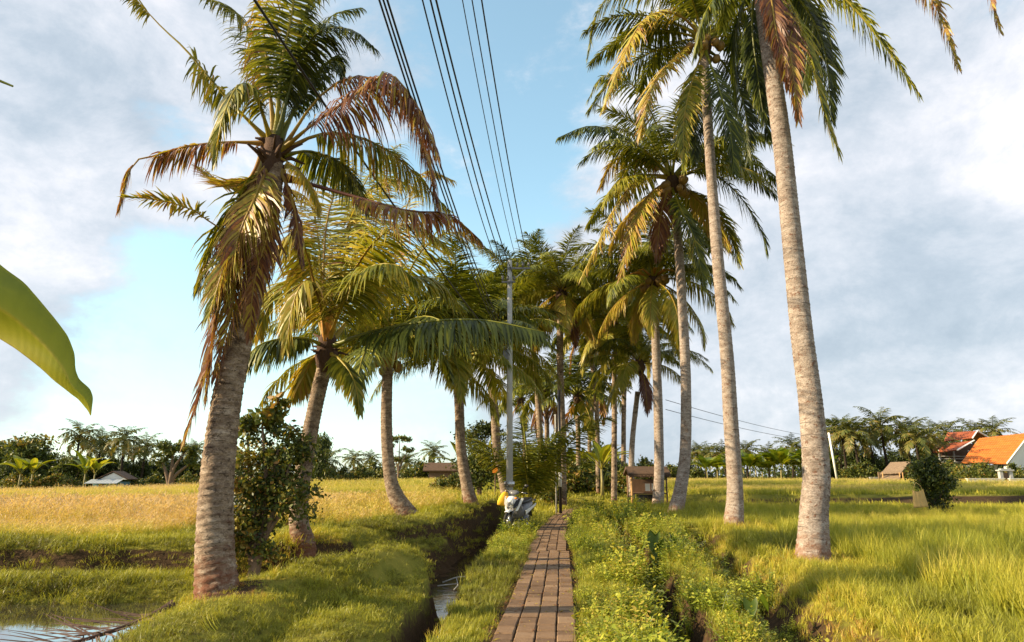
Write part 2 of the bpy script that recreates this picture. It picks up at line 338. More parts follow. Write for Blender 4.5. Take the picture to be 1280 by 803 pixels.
def ground_mat():
    m, nt, out = newmat('soil_and_turf'); L = nt.links.new
    at = N(nt, 'ShaderNodeAttribute', attribute_name='tint'); tc = N(nt, 'ShaderNodeTexCoord')
    n1 = N(nt, 'ShaderNodeTexNoise', i_Scale=1.6, i_Detail=9.0, i_Roughness=.7); L(tc.outputs['Object'], n1.inputs[0])
    n2 = N(nt, 'ShaderNodeTexNoise', i_Scale=17.0, i_Detail=7.0, i_Roughness=.7); L(tc.outputs['Object'], n2.inputs[0])
    g = ramp(nt, [(.3, (.09, .09, .016)), (.5, (.20, .19, .03)), (.7, (.30, .25, .045))]); L(n1.outputs[0], g.inputs[0])
    s = ramp(nt, [(.3, (.030, .019, .010)), (.55, (.068, .042, .022)), (.75, (.12, .072, .034))]); L(n2.outputs[0], s.inputs[0])
    f = math_n(nt, 'ADD', at.outputs['Fac'], math_n(nt, 'MULTIPLY', math_n(nt, 'SUBTRACT', n2.outputs[0], .5), .9), clamp=True)
    r = ramp(nt, [(.35, 0), (.6, 1)]); L(f, r.inputs[0])
    c = mixc(nt, r.outputs[0], g.outputs[0], s.outputs[0])
    b = N(nt, 'ShaderNodeBsdfPrincipled'); L(c, b.inputs['Base Color']); b.inputs['Roughness'].default_value = .95; b.inputs['Specular IOR Level'].default_value = .1
    bp = N(nt, 'ShaderNodeBump', i_Strength=.9, i_Distance=.04); L(n2.outputs[0], bp.inputs['Height']); L(bp.outputs[0], b.inputs['Normal'])
    L(b.outputs[0], out.inputs[0]); return m
M['ground'] = ground_mat()
def water_mat(name, col, rough, ior=1.33):
    m, nt, out = newmat(name); L = nt.links.new
    tc = N(nt, 'ShaderNodeTexCoord'); n1 = N(nt, 'ShaderNodeTexNoise', i_Scale=5.0, i_Detail=4.0, i_Distortion=.6); L(tc.outputs['Object'], n1.inputs[0])
    b = N(nt, 'ShaderNodeBsdfPrincipled'); b.inputs['Base Color'].default_value = (*col, 1); b.inputs['Roughness'].default_value = rough; b.inputs['IOR'].default_value = ior
    b.inputs['Specular IOR Level'].default_value = .8
    bp = N(nt, 'ShaderNodeBump', i_Strength=.12 if ior < 1.5 else .03, i_Distance=.03); L(n1.outputs[0], bp.inputs['Height']); L(bp.outputs[0], b.inputs['Normal'])
    L(b.outputs[0], out.inputs[0]); return m
M['water'] = water_mat('muddy_water', (.030, .020, .012), .10); M['water'].node_tree.nodes['Principled BSDF'].inputs['Specular IOR Level'].default_value = .25
M['pond'] = water_mat('still_flood_water', (.05, .045, .035), .03, 1.9)
def paver_mat():
    m, nt, out = newmat('clay_paver'); L = nt.links.new
    oi = N(nt, 'ShaderNodeObjectInfo'); ge = N(nt, 'ShaderNodeNewGeometry')
    n1 = N(nt, 'ShaderNodeTexNoise', i_Scale=7.0, i_Detail=9.0, i_Roughness=.75); L(ge.outputs['Position'], n1.inputs[0])
    n2 = N(nt, 'ShaderNodeTexNoise', i_Scale=60.0, i_Detail=4.0); L(ge.outputs['Position'], n2.inputs[0])
    f = math_n(nt, 'ADD', math_n(nt, 'MULTIPLY', oi.outputs['Random'], .42), math_n(nt, 'MULTIPLY', n1.outputs[0], .7))
    r = ramp(nt, [(.22, (.075, .044, .026)), (.42, (.15, .092, .052)), (.62, (.22, .138, .078)), (.8, (.27, .18, .11)), (.95, (.12, .09, .065))]); L(f, r.inputs[0])
    c = mixc(nt, math_n(nt, 'MULTIPLY', n2.outputs[0], .45), r.outputs[0], (.09, .06, .045))
    b = N(nt, 'ShaderNodeBsdfPrincipled'); L(c, b.inputs['Base Color']); b.inputs['Roughness'].default_value = .85; b.inputs['Specular IOR Level'].default_value = .25
    bp = N(nt, 'ShaderNodeBump', i_Strength=.5, i_Distance=.012); L(math_n(nt, 'ADD', n2.outputs[0], n1.outputs[0]), bp.inputs['Height']); L(bp.outputs[0], b.inputs['Normal'])
    L(b.outputs[0], out.inputs[0]); return m
M['paver'] = paver_mat()
def gloss_up(m, k):
    nt = m.node_tree; out = next(n for n in nt.nodes if n.type == 'OUTPUT_MATERIAL'); src_ = out.inputs[0].links[0].from_socket
    lw = N(nt, 'ShaderNodeFresnel', i_IOR=k); gl = N(nt, 'ShaderNodeBsdfGlossy', i_Roughness=.03); gl.inputs[0].default_value = (.95, .95, .95, 1)
    mx = N(nt, 'ShaderNodeMixShader'); nt.links.new(lw.outputs[0], mx.inputs[0]); nt.links.new(src_, mx.inputs[1]); nt.links.new(gl.outputs[0], mx.inputs[2]); nt.links.new(mx.outputs[0], out.inputs[0])
gloss_up(M['pond'], 1.6)
M['stem'] = plain('banana_stem', (.22, .19, .07), .6, bump=.4, var=.35, vscale=5)
M['concrete'] = plain('weathered_concrete', (.37, .37, .355), .85, bump=.3, var=.18, vscale=3)
M['white'] = plain('white_paint', (.78, .77, .73), .6, var=.06)
M['whitegloss'] = plain('white_enamel', (.78, .78, .76), .22, var=.02, spec=.6)
M['grey'] = plain('grey_plastic', (.13, .13, .14), .35, var=.05)
M['black'] = plain('black_plastic', (.018, .018, .020), .4, var=.1)
M['rubber'] = plain('tyre_rubber', (.02, .02, .02), .8, var=.1)
M['steel'] = plain('dull_steel', (.45, .45, .45), .35, metal=.9, var=.1)
M['cable'] = plain('black_cable', (.012, .012, .012), .5, var=.05)
M['yellow'] = plain('yellow_cloth', (.78, .45, .02), .7, bump=.3, bscale=20, var=.12)
M['sack'] = plain('ochre_sacking', (.50, .34, .13), .85, bump=.5, bscale=50, var=.15)
M['thatch'] = plain('old_thatch', (.26, .18, .11), .95, bump=.9, bscale=45, var=.4, vscale=9)
M['darkthatch'] = plain('dark_thatch', (.09, .055, .035), .95, bump=.9, bscale=45, var=.4, vscale=9)
M['bamboo'] = plain('bamboo_pole', (.42, .24, .09), .6, var=.25)
M['wood'] = plain('aged_timber', (.15, .09, .055), .8, bump=.4, var=.25)
M['tin'] = plain('bare_tin', (.42, .47, .52), .45, metal=.4, var=.15, vscale=2)
M['bluewall'] = plain('blue_painted_boards', (.12, .25, .34), .8, var=.2)
M['redtile'] = plain('red_clay_tile', (.30, .085, .035), .75, bump=.4, var=.25, vscale=3)
M['orangetile'] = plain('orange_clay_tile', (.60, .18, .03), .75, bump=.4, var=.3, vscale=1.1)
M['plaster'] = plain('pale_plaster', (.62, .63, .62), .9, var=.1, vscale=1)
M['deadleaf'] = plain('dead_leaf_brown', (.075, .040, .028), .8, var=.3)
M['glass'] = plain('dark_window_glass', (.03, .04, .05), .1, var=.1, spec=.8)
M['headlamp'] = plain('headlamp_lens', (.35, .37, .40), .08, var=.05, spec=.9)
M['orangep'] = plain('orange_reflector', (.8, .25, .03), .3, var=.05)

# ------------------------------------------------------------------ terrain
def build_terrain():
    def axis(lo, a, b, hi, st, g=1.13):
        mid = np.arange(a, b + st / 2, st); up = []; v = b; s = st
        while v < hi: s *= g; v += s; up.append(v)
        dn = []; v = a; s = st
        while v > lo: s *= g; v -= s; dn.append(v)
        return np.r_[dn[::-1], mid, up]
    xs = axis(-900, -7.5, 7.5, 900, .085); ys = axis(-60, 4.2, 21, 2200, .085, 1.06)
    X, Y = np.meshgrid(xs, ys); Z = terrain(X, Y)
    far = sstep(300, 1200, np.hypot(X, Y)); Z = Z * (1 - far)
    nx, ny = len(xs), len(ys); V = np.stack([X.ravel(), Y.ravel(), Z.ravel()], 1)
    i = np.arange(nx * ny).reshape(ny, nx); Q = np.stack([i[:-1, :-1], i[:-1, 1:], i[1:, 1:], i[1:, :-1]], -1).reshape(-1, 4)
    me = bpy.data.meshes.new('ground'); me.vertices.add(len(V)); me.vertices.foreach_set('co', V.ravel())
    me.loops.add(Q.size); me.loops.foreach_set('vertex_index', Q.ravel()); me.polygons.add(len(Q))
    me.polygons.foreach_set('loop_start', np.arange(len(Q)) * 4); me.polygons.foreach_set('loop_total', np.full(len(Q), 4)); me.update(); me.validate()
    at = me.attributes.new('tint', 'FLOAT', 'POINT'); at.data.foreach_set('value', soil(X, Y).ravel().astype(np.float32))
    me.polygons.foreach_set('use_smooth', [True] * len(Q)); me.materials.append(M['ground'])
    return tag(link('ground', me), kind='structure')
def slope(x, y, e=.09):
    return np.hypot(terrain(x + e, y) - terrain(x - e, y), terrain(x, y + e) - terrain(x, y - e)) / (2 * e)
def soil(x, y):
    s = sstep(.75, 1.7, slope(x, y)) * (1 - sstep(60, 70, y)) * (.75 - .45 * ((y < 10.6) & (x > -3.5) & (x < 0)))
    d, _ = polyd(x, y, FURROW); s = np.maximum(s, np.exp(-((d + .2 * vnoise(x, y, 1.9)) / .42) ** 2) * (1 - sstep(16, 17, y)))
    s = np.maximum(s, .95 * sstep(29.7, 30.2, y + .02 * x) * (1 - sstep(30.9, 31.2, y + .02 * x)) * (x > 5.5) * (x < 40))
    s = np.maximum(s, 1 - sstep(.42, .52, np.abs(x - xc(y)) + .08 * vnoise(x, y, 3.1)))
    for dl in (DL_, DR_):
        cx = np.interp(y, dl[:, 1], dl[:, 0]); ww = dlw(y) if dl is DL_ else .22; s = np.maximum(s, (1 - sstep(ww, ww + .22, np.abs(x - cx))) * (1 - sstep(24, 30, y)))
    for bx, by, r in ((-2.9, 7.4, .42), (-3.5, 12., .6), (-4.3, 11.6, .5), (4.5, 10.4, .5), (4.2, 15.6, .7), (5.3, 17, .3)):
        s = np.maximum(s, np.exp(-(np.hypot(x - bx, y - by) / r) ** 2))
    s = np.maximum(s, (1 - sstep(10.2, 10.9, y)) * (1 - sstep(-3.9, -3.5, x)) * (terrain(x, y) < -.25))
    return np.clip(s, 0, 1)
build_terrain()
def ribbon(name, line, wd, z, ymax, kind='structure'):
    y = np.arange(3, ymax, .5); x = np.interp(y, line[:, 1], line[:, 0]); mb = MB(); V = []
    for a, b in zip(x, y): V += [(a - wd, b, z), (a + wd, b, z)]
    mb.add(V, [(2 * i, 2 * i + 1, 2 * i + 3, 2 * i + 2) for i in range(len(y) - 1)])
    return tag(mb.build(name, M['water']), kind=kind)
ribbon('ditch_water', DL_, 1.1, -.50, 26); ribbon('ditch_water', DR_, .45, -.47, 24)
mb = MB(); mb.add([(-14, 4.5, -.38), (-3.3, 4.5, -.38), (-3.3, 11.2, -.38), (-14, 11.2, -.38)], [(0, 1, 2, 3)]); tag(mb.build('pond_water', M['pond']), kind='structure')

# ------------------------------------------------------------------ brick path, each paver its own piece
def build_path():
    y = np.arange(3.2, 40, .25); x = xc(y); mb = MB(); V = []
    for a, b in zip(x, y):
        V += [(a - .47, b, -.012), (a + .47, b, -.012)]
    mb.add(V, [(2 * i, 2 * i + 1, 2 * i + 3, 2 * i + 2) for i in range(len(y) - 1)], 1.0)
    root = tag(mb.build('brick_path', M['ground']), kind='structure')
    rs = random.Random(11); meshes = {}
    lens = (.22, .30, .38)
    for l in lens:
        for k in range(3):
            m_ = MB(); m_.box((0, 0, 0), (.178, l - .017, .05), bev=.007 + .003 * k); meshes[(l, k)] = m_.mesh('paver', M['paver'], False)
    cols = [(i - 1.5) * .192 for i in range(4)]; count = 0
    ycur = [4.9 + rs.random() * .1 for _ in cols]
    far = MB()
    for ci, cxo in enumerate(cols):
        yy = ycur[ci]
        while yy < 33.5:
            l = rs.choice((.22, .30, .30, .38)) if yy < 26 else .38
            if yy < 14.2 < yy + l + .1: l = .30
            yc = yy + l / 2; off = 0 if yc < 14.0 else -.06
            g = float(xc(yc)); sl = float((xc(yc + .3) - xc(yc - .3)) / .6)
            z = -.002 + rs.uniform(-.009, .009) + (0.012 if yc > 14 else 0)
            rz = -math.atan(sl) + rs.uniform(-.015, .015); px_ = g + cxo * (1 if ci < 3 else 1.0) + off + rs.uniform(-.004, .004)
            if count < 296:
                o = link('paver', meshes[(l, rs.randrange(3))], root); o.location = (px_, yc, z); o.rotation_euler = (rs.uniform(-.012, .012), rs.uniform(-.012, .012), rz); count += 1
            else: far.box((px_, yc, z), (.178, l - .016, .05), rotm(0, 0, rz))
            yy += l
        # rows advance column by column, so the nearest pieces are the single ones
    if far.n: tag(far.build('paver_rows', M['paver'], root, False), kind='stuff')
build_path()

# ------------------------------------------------------------------ palm parts
def frond_mb(mb, pts, leaf, pairs=60, droop=.5, width=.035, tint=.3, tvar=.1, seed=0, start=.2, fan=1.0, rr=.028, gaps=(), side0=None, segs=3, rtint=None, tipt=0.15, curl=0.0):
    rs = np.random.RandomState(seed); n = 40
    C = spline(pts, n); T = np.gradient(C, axis=0); T /= np.linalg.norm(T, axis=1)[:, None]
    s_ = np.linspace(0, 1, n)
    mb.tube(C[::3] if n > 20 else C, (rr * (1 - s_) ** .8 + rr * 1.5 * np.exp(-(s_ / .07) ** 2) + .003)[::3], 5, a=(rtint if rtint is not None else min(.75, tint + .22)), cap=False)
    up = np.array((0, 0, 1.)); prev = side0
    if prev is None:
        hd = C[-1] - C[0]; hd[2] = 0
        if np.linalg.norm(hd) < .15: hd = np.array((rs.randn(), rs.randn() * .6, 0))
        prev = np.cross(hd, up); prev /= np.linalg.norm(prev) + 1e-9
    V = []; Fc = []; A = []; k = 0
    q = start + (1 - start) * np.linspace(0, 1, pairs) ** .92
    for s in q:
        if any(a < s < b for a, b in gaps): continue
        i = s * (n - 1); j = min(int(i), n - 2); f = i - j; p0 = C[j] * (1 - f) + C[j + 1] * f; t = T[j] * (1 - f) + T[j + 1] * f
        S0 = prev - t * np.dot(prev, t); S0 /= np.linalg.norm(S0) + 1e-9; prev = S0 * .7 + prev * .3
        Nn = np.cross(S0, t); Nn /= np.linalg.norm(Nn) + 1e-9
        if Nn[2] < 0 and abs(t[2]) < .75: Nn = -Nn
        rel = (s - start) / (1 - start)
        Ls = leaf * (min(1, .45 + rel * 2.6)) * (1 - .68 * max(0, rel - .45) / .55) * fan
        a = R(78 - 46 * rel ** 1.3)
        for sg in (-1, 1):
            if rs.rand() < .03: continue
            aa = a + rs.randn() * .13; d = S0 * sg * math.sin(aa) + t * math.cos(aa) + Nn * (.12 + rs.randn() * .16) - np.array((0, 0, .85 * droop))
            d /= np.linalg.norm(d); l = Ls * rs.uniform(.75, 1.12); w = width * (.75 + .5 * (1 - abs(rel - .4)))
            p = p0.copy(); dr = droop * rs.uniform(.6, 1.4) * (2.4 if rs.rand() < .07 else 1); tn = tint + rs.randn() * tvar * .5
            wv = t - d * np.dot(t, d); wv /= np.linalg.norm(wv) + 1e-9
            wv = wv + Nn * rs.uniform(.1, .6) * -1; wv -= d * np.dot(wv, d); wv /= np.linalg.norm(wv) + 1e-9
            base = k
            ws = {2: (.7, 1.0), 3: (.55, 1.0, .62), 4: (.5, 1, .85, .45)}[segs]
            for h in range(segs):
                V += [p - wv * w * .5 * ws[h], p + wv * w * .5 * ws[h]]; A += [tn + tipt * .5 * h / segs] * 2; k += 2
                p = p + d * l / segs
                d = d + np.array((rs.randn() * .05, rs.randn() * .05, -dr * (.42 + .22 * h))) + curl * t * .2; d /= np.linalg.norm(d)
                wv = wv - d * np.dot(wv, d); wv /= np.linalg.norm(wv) + 1e-9
            V.append(p); A.append(tn + tipt); k += 1
            for h in range(segs - 1): Fc.append((base + 2 * h, base + 2 * h + 1, base + 2 * h + 3, base + 2 * h + 2))
            e = base + 2 * (segs - 1); Fc.append((e, e + 1, k - 1))
    mb.add(V, Fc, np.clip(np.array(A), 0, 1))
# library of shared fronds: base at the origin, running out along +X
def arc(e0, bend, L, n=9, pw=1.3, yaw=0.0):
    p = np.zeros(3); out = [p.copy()]
    for i in range(n):
        s = (i + .5) / n; e = R(e0 - bend * s ** pw); y = yaw * s
        p = p + np.array((math.cos(e) * math.cos(y), math.cos(e) * math.sin(y), math.sin(e))) * L / n; out.append(p.copy())
    return out
LIB = {}
def lib_frond(cls, k, far=False):
    key = (cls, k, far)
    if key in LIB: return LIB[key]
    e0, bend, L, tint, droop = {'up': (80, 62, 3.5, .32, .35), 'high': (60, 95, 3.9, .30, .5), 'mid': (36, 88, 4.2, .32, .65), 'low': (10, 80, 4.0, .42, .8), 'hang': (-25, 55, 3.4, .56, .9), 'dead': (-55, 34, 3.0, .9, 1.0)}[cls]
    rs = random.Random(hash((e0, k)) % 9999); mb = MB()
    frond_mb(mb, arc(e0 + rs.uniform(-6, 6), bend * rs.uniform(.85, 1.15), L * rs.uniform(.9, 1.08), yaw=rs.uniform(-.3, .3)), .98, pairs=44 if far else 112, droop=droop * rs.uniform(.8, 1.2), width=.07 if far else .038,
             tint=tint + rs.uniform(-.06, .1) - (.12 if far else .02), tvar=.12, seed=k * 7 + e0 + 100, segs=2 if far else 3, rr=.035)
    LIB[key] = mb.mesh('frond', M['palm']); return LIB[key]
def dress(root, hub, n, scale=1.0, seed=0, classes=None, az_ok=None, far=False, dead=1.0, hangf=1.0):
    rs = random.Random(seed); ga = 2.39996; a0 = rs.random() * 6
    for i in range(n):
        q = i / max(1, n - 1) * hangf
        cls = 'up' if q < .16 else 'high' if q < .42 else 'mid' if q < .70 else 'low' if q < .86 else 'hang'
        if cls == 'hang' and rs.random() < .3 * dead: cls = 'dead'
        if classes and cls not in classes: continue
        az = a0 + i * ga + rs.uniform(-.25, .25)
        if az_ok and not az_ok(az): continue
        o = link('frond', lib_frond(cls, rs.randrange(3), far), root)
        o.location = tuple(Vector(hub) - root.location); s = scale * rs.uniform(.86, 1.1); o.scale = (s, s, s); o.rotation_euler = (rs.uniform(-.12, .12), rs.uniform(-.06, .06), az)
def trunk_obj(root, pts, rad, mat, k=22, step=.03, seed=0, amp=.035, flare=1.25, ring=.07):
    rs = np.random.RandomState(seed); pts = np.asarray(pts, float); q = np.c_[pts, rad]
    L = np.linalg.norm(np.diff(pts, axis=0), axis=1).sum(); n = max(8, int(L / step)); C = spline(q, n); c, r = C[:, :3], C[:, 3]
    s = np.linspace(0, L, n); jit = np.interp(s, np.arange(0, L + 1, .3), rs.uniform(-.35, .35, len(np.arange(0, L + 1, .3))))
    ph = (s / ring + jit * 1.2) % 1.0; T = np.gradient(c, axis=0); T /= np.linalg.norm(T, axis=1)[:, None]
    ang = np.arange(k) * 2 * math.pi / k; V = []; A = []; U = np.array((1, 0, 0.))
    lob = rs.uniform(0, 6, 3)
    for i in range(n):
        U = U - T[i] * np.dot(U, T[i]); U /= np.linalg.norm(U); B = np.cross(T[i], U)
        wob = .25 * np.sin(ang * 2 + s[i] * .9 + lob[0]) + .2 * np.sin(ang * 3 + lob[1])
        phj = (ph[i] + wob * .35) % 1.0
        rr = r[i] * (1 + amp * (.5 - phj) * 2 + .012 * rs.randn(k) + .03 * np.sin(ang * 3 + s[i] + lob[2]))
        fl = math.exp(-s[i] / .28); rr = rr * (1 + (flare - 1) * fl * (1 + .5 * np.sin(ang * 7 + lob[1])))
        V.append(c[i] + rr[:, None] * (np.cos(ang)[:, None] * U + np.sin(ang)[:, None] * B)); A.append(np.clip(phj * 3.2, 0, 1))
    Fc = [(i * k + j, i * k + (j + 1) % k, (i + 1) * k + (j + 1) % k, (i + 1) * k + j) for i in range(n - 1) for j in range(k)] + [[(n - 1) * k + j for j in range(k)]]
    mb = MB(); mb.add(np.vstack(V) - np.array(root.location), Fc, np.concatenate(A)); return mb.build('trunk', mat, root)
def heart(root, hub, r=.22, seed=0, top=.9, fib=M['fiber']):
    """the fibrous crownshaft of old leaf bases"""
    rs = np.random.RandomState(seed); mb = MB(); h = np.array(hub) - np.array(root.location)
    mb.tube([h + (0, 0, -.5), h + (0, 0, -.2), h + (0, 0, .12), h + (0, 0, top * .4)], [r * .7, r * 1.05, r * .8, r * .15], 10)
    for i in range(16):
        a = i * 2.4 + rs.rand(); e = rs.uniform(.2, 1.1); l = rs.uniform(.2, .45); d = np.array((math.cos(a) * math.cos(e), math.sin(a) * math.cos(e), math.sin(e)))
        p = h + (0, 0, rs.uniform(-.35, .1)) + d * r * .4; mb.tube([p, p + d * l * .5, p + d * l + (0, 0, -.08)], [.04, .03, .012], 5, flat=.5)
    mb.build('leaf_base', fib, root)
def coconuts(root, hub, n, r=.11, seed=0, rad=.42, dz=-.35):
    rs = np.random.RandomState(seed); mb = MB(); mb.ball((0, 0, 0), (r, r, r * 1.2), nu=10, nv=7); me = mb.mesh('coconut', M['nut'])
    h = np.array(hub) - np.array(root.location)
    for i in range(n):
        a = rs.rand() * 6.28; q = rad * rs.uniform(.6, 1.1); o = link('coconut', me, root, h + (math.cos(a) * q, math.sin(a) * q, dz + rs.uniform(-.25, .2))); s = rs.uniform(.8, 1.1); o.scale = (s, s, s); o.rotation_euler = (rs.rand(), rs.rand(), 0)

def palm(label, base, line, Y, widths, hub, mat, group, dy_top=0.0, seed=0, name='coconut_palm', k=22, step=.03, flare=1.25, amp=.035):
    """base and line are sightings of the trunk, bottom up; Y its depth"""
    pts = []; rad = []; al = [base] + line; n = len(al)
    for i, (a, w) in enumerate(zip(al, widths)):
        y = Y + dy_top * i / (n - 1); pts.append(P(a[0], a[1], y)); rad.append(w * .5 * mpp(a[0], a[1], y) / np.linalg.norm(ray(a[0], a[1])))
    b = pts[0].copy(); bz = tz(b[0], b[1]); root = empty(name, (b[0], b[1], bz), label, 'palm tree', group)
    pts[0][2] = min(pts[0][2], bz + .03); pts.insert(0, pts[0] - (0, 0, .3)); rad.insert(0, rad[0])
    trunk_obj(root, pts, rad, M[mat], k, step, seed, flare=flare, amp=amp)
    H = P(hub[0], hub[1], Y + dy_top); return root, H
def custom(root, Y, specs, default):
    """each spec: sightings (px, py[, depth offset]) of the midrib and options"""
    for i, (line, opt) in enumerate(specs):
        o = dict(default); o.update(opt); o.setdefault('seed', i * 13 + 5)
        pts = [P(p[0], p[1], Y + (p[2] if len(p) > 2 else 0)) - np.array(root.location) for p in line]
        mb = MB(); frond_mb(mb, pts, **o); mb.build('frond', M['palm'], root)

GL = 'coconut palms on the left bank'; GR = 'coconut palms right of the path'
# --- the ragged near palm on the left
r1, h1 = palm('nearest left palm, thick ringed trunk and ragged crown with dead brown fronds hanging', (273, 752), [(269, 690), (271, 600), (283, 500), (298, 430), (319, 350), (338, 260), (344, 205)], 7.4, (59, 52, 45, 38.5, 34, 30, 26, 22), (343, 195), 'trunkL', GL, dy_top=.2, seed=1, k=30, step=.018, flare=1.32, amp=.035)
heart(r1, P(342, 184, 7.6), .125, 2, top=.3)
D1 = dict(leaf=.66, pairs=130, droop=.55, width=.023, tint=.34, tvar=.25, segs=4, rr=.022)
custom(r1, 7.6, [
    ([(335, 175), (300, 140, -.2), (262, 98, -.4), (232, 62, -.5), (200, 32, -.5), (160, -12, -.6)], dict(gaps=((.5, .84),), leaf=.5, droop=.5, tint=.42, start=.18, rr=.018)),
    ([(342, 170), (335, 90, .1), (330, 20, .1), (350, -40, .1)], dict(leaf=.6, tint=.58, droop=1.1, rr=.02, pairs=90)),
    ([(345, 170), (352, 80), (366, 10, -.1), (372, -70, -.2)], dict(leaf=.6, tint=.35)),
    ([(345, 170), (330, 80, .3), (300, 20, .5), (255, -5, .6)], dict(leaf=.55, tint=.3)),
    ([(348, 170), (368, 90, -.1), (398, 40, -.3), (440, 38, -.5), (470, 62, -.7)], dict(leaf=.5, tint=.12, droop=.6)),
    ([(350, 175), (378, 120, .2), (405, 82, .4), (424, 70, .6), (428, 100, .7)], dict(leaf=.5, tint=.15, droop=.8)),
    ([(345, 175), (372, 60, .2), (392, 0, .3), (430, -30, .4)], dict(leaf=.55, tint=.15)),
    ([(330, 180), (290, 178, -.1), (235, 183, -.3), (190, 196, -.4), (166, 206, -.5), (150, 260, -.5)], dict(leaf=.42, tint=.80, droop=.75, start=.15, gaps=((.60, .74),), rr=.016)),
    ([(330, 200), (290, 285, -.3), (240, 262, -.6), (195, 250, -.7), (158, 247, -.8)], dict(leaf=.3, tint=.5, droop=.12, start=.62, rr=.012, pairs=46)),
    ([(330, 190), (310, 225, .3), (280, 232, .6), (245, 208, .9)], dict(leaf=.34, tint=.66, droop=.12, start=.25)),
    ([(350, 190), (385, 160, -.2), (430, 128, -.4), (470, 100, -.6), (488, 92, -.7), (520, 130, -.8), (545, 190, -.9)], dict(leaf=.78, tint=.90, droop=.95, start=.2, rr=.018)),
    ([(355, 222), (400, 234, -.1), (450, 248, -.2), (510, 264, -.4), (560, 268, -.4), (600, 300, -.5)], dict(leaf=.48, tint=.80, droop=.8, start=.36, rr=.024, rtint=1.0)),
    ([(352, 190), (400, 168, .2), (450, 172, .4), (500, 200, .6), (560, 262, .7)], dict(leaf=.66, tint=.50, droop=.8)),
    ([(352, 195), (390, 190, .4), (430, 210, .8), (460, 260, 1.0)], dict(leaf=.6, tint=.25, droop=.8)),
    ([(335, 205), (312, 262, -.3), (285, 320, -.4), (262, 392, -.45)], dict(leaf=.74, tint=.55, droop=.5, start=.1)),
    ([(333, 200), (300, 250, -.1), (270, 300, -.1), (248, 360, -.1)], dict(leaf=.66, tint=.36, droop=.6, start=.12)),
    ([(336, 205), (318, 250, -.4), (300, 290, -.5), (288, 345, -.5)], dict(leaf=.6, tint=.70, droop=.6, start=.12)),
    ([(335, 210), (322, 270, -.35), (300, 330, -.4), (290, 395, -.4)], dict(leaf=.5, tint=.76, droop=.6, start=.2, pairs=90)),
    ([(332, 210), (302, 270, -.2), (276, 370, -.3), (262, 450, -.35), (232, 548, -.35)], dict(leaf=.5, tint=.93, droop=.5, start=.3, rr=.014, pairs=110)),
    ([(330, 212), (294, 290, -.1), (272, 390, -.2), (258, 500, -.2)], dict(leaf=.44, tint=.88, droop=.5, start=.22, rr=.014, pairs=110)),
    ([(336, 212), (306, 310, -.35), (284, 410, -.4), (270, 470, -.4)], dict(leaf=.46, tint=.80, droop=.5, start=.2, rr=.014, pairs=100)),
    ([(352, 188), (400, 120, -.1), (450, 95, -.2), (500, 120, -.3), (528, 180, -.3), (548, 262, -.3)], dict(leaf=.62, tint=.84, droop=.9, start=.3, rr=.015)),
    ([(340, 215), (336, 285, -.4), (318, 350, -.45), (312, 420, -.4)], dict(leaf=.42, tint=.84, droop=.7, start=.3, pairs=70)),
    ([(352, 215), (366, 255, -.2), (372, 290, -.2), (378, 332, -.2)], dict(leaf=.3, tint=.95, droop=1.0, start=.2, pairs=40)),
    ([(340, 180), (320, 120, -.4), (300, 105, -.6), (278, 150, -.8), (270, 200, -.8)], dict(leaf=.5, tint=.38, droop=.9)),
    ([(345, 175), (370, 130, .5), (385, 60, .8), (415, 20, 1.1), (450, 10, 1.3)], dict(leaf=.55, tint=.2, droop=.7)),
], D1)
dress(r1, h1, 26, .36, 17, classes=('hang', 'dead'), dead=2.5)
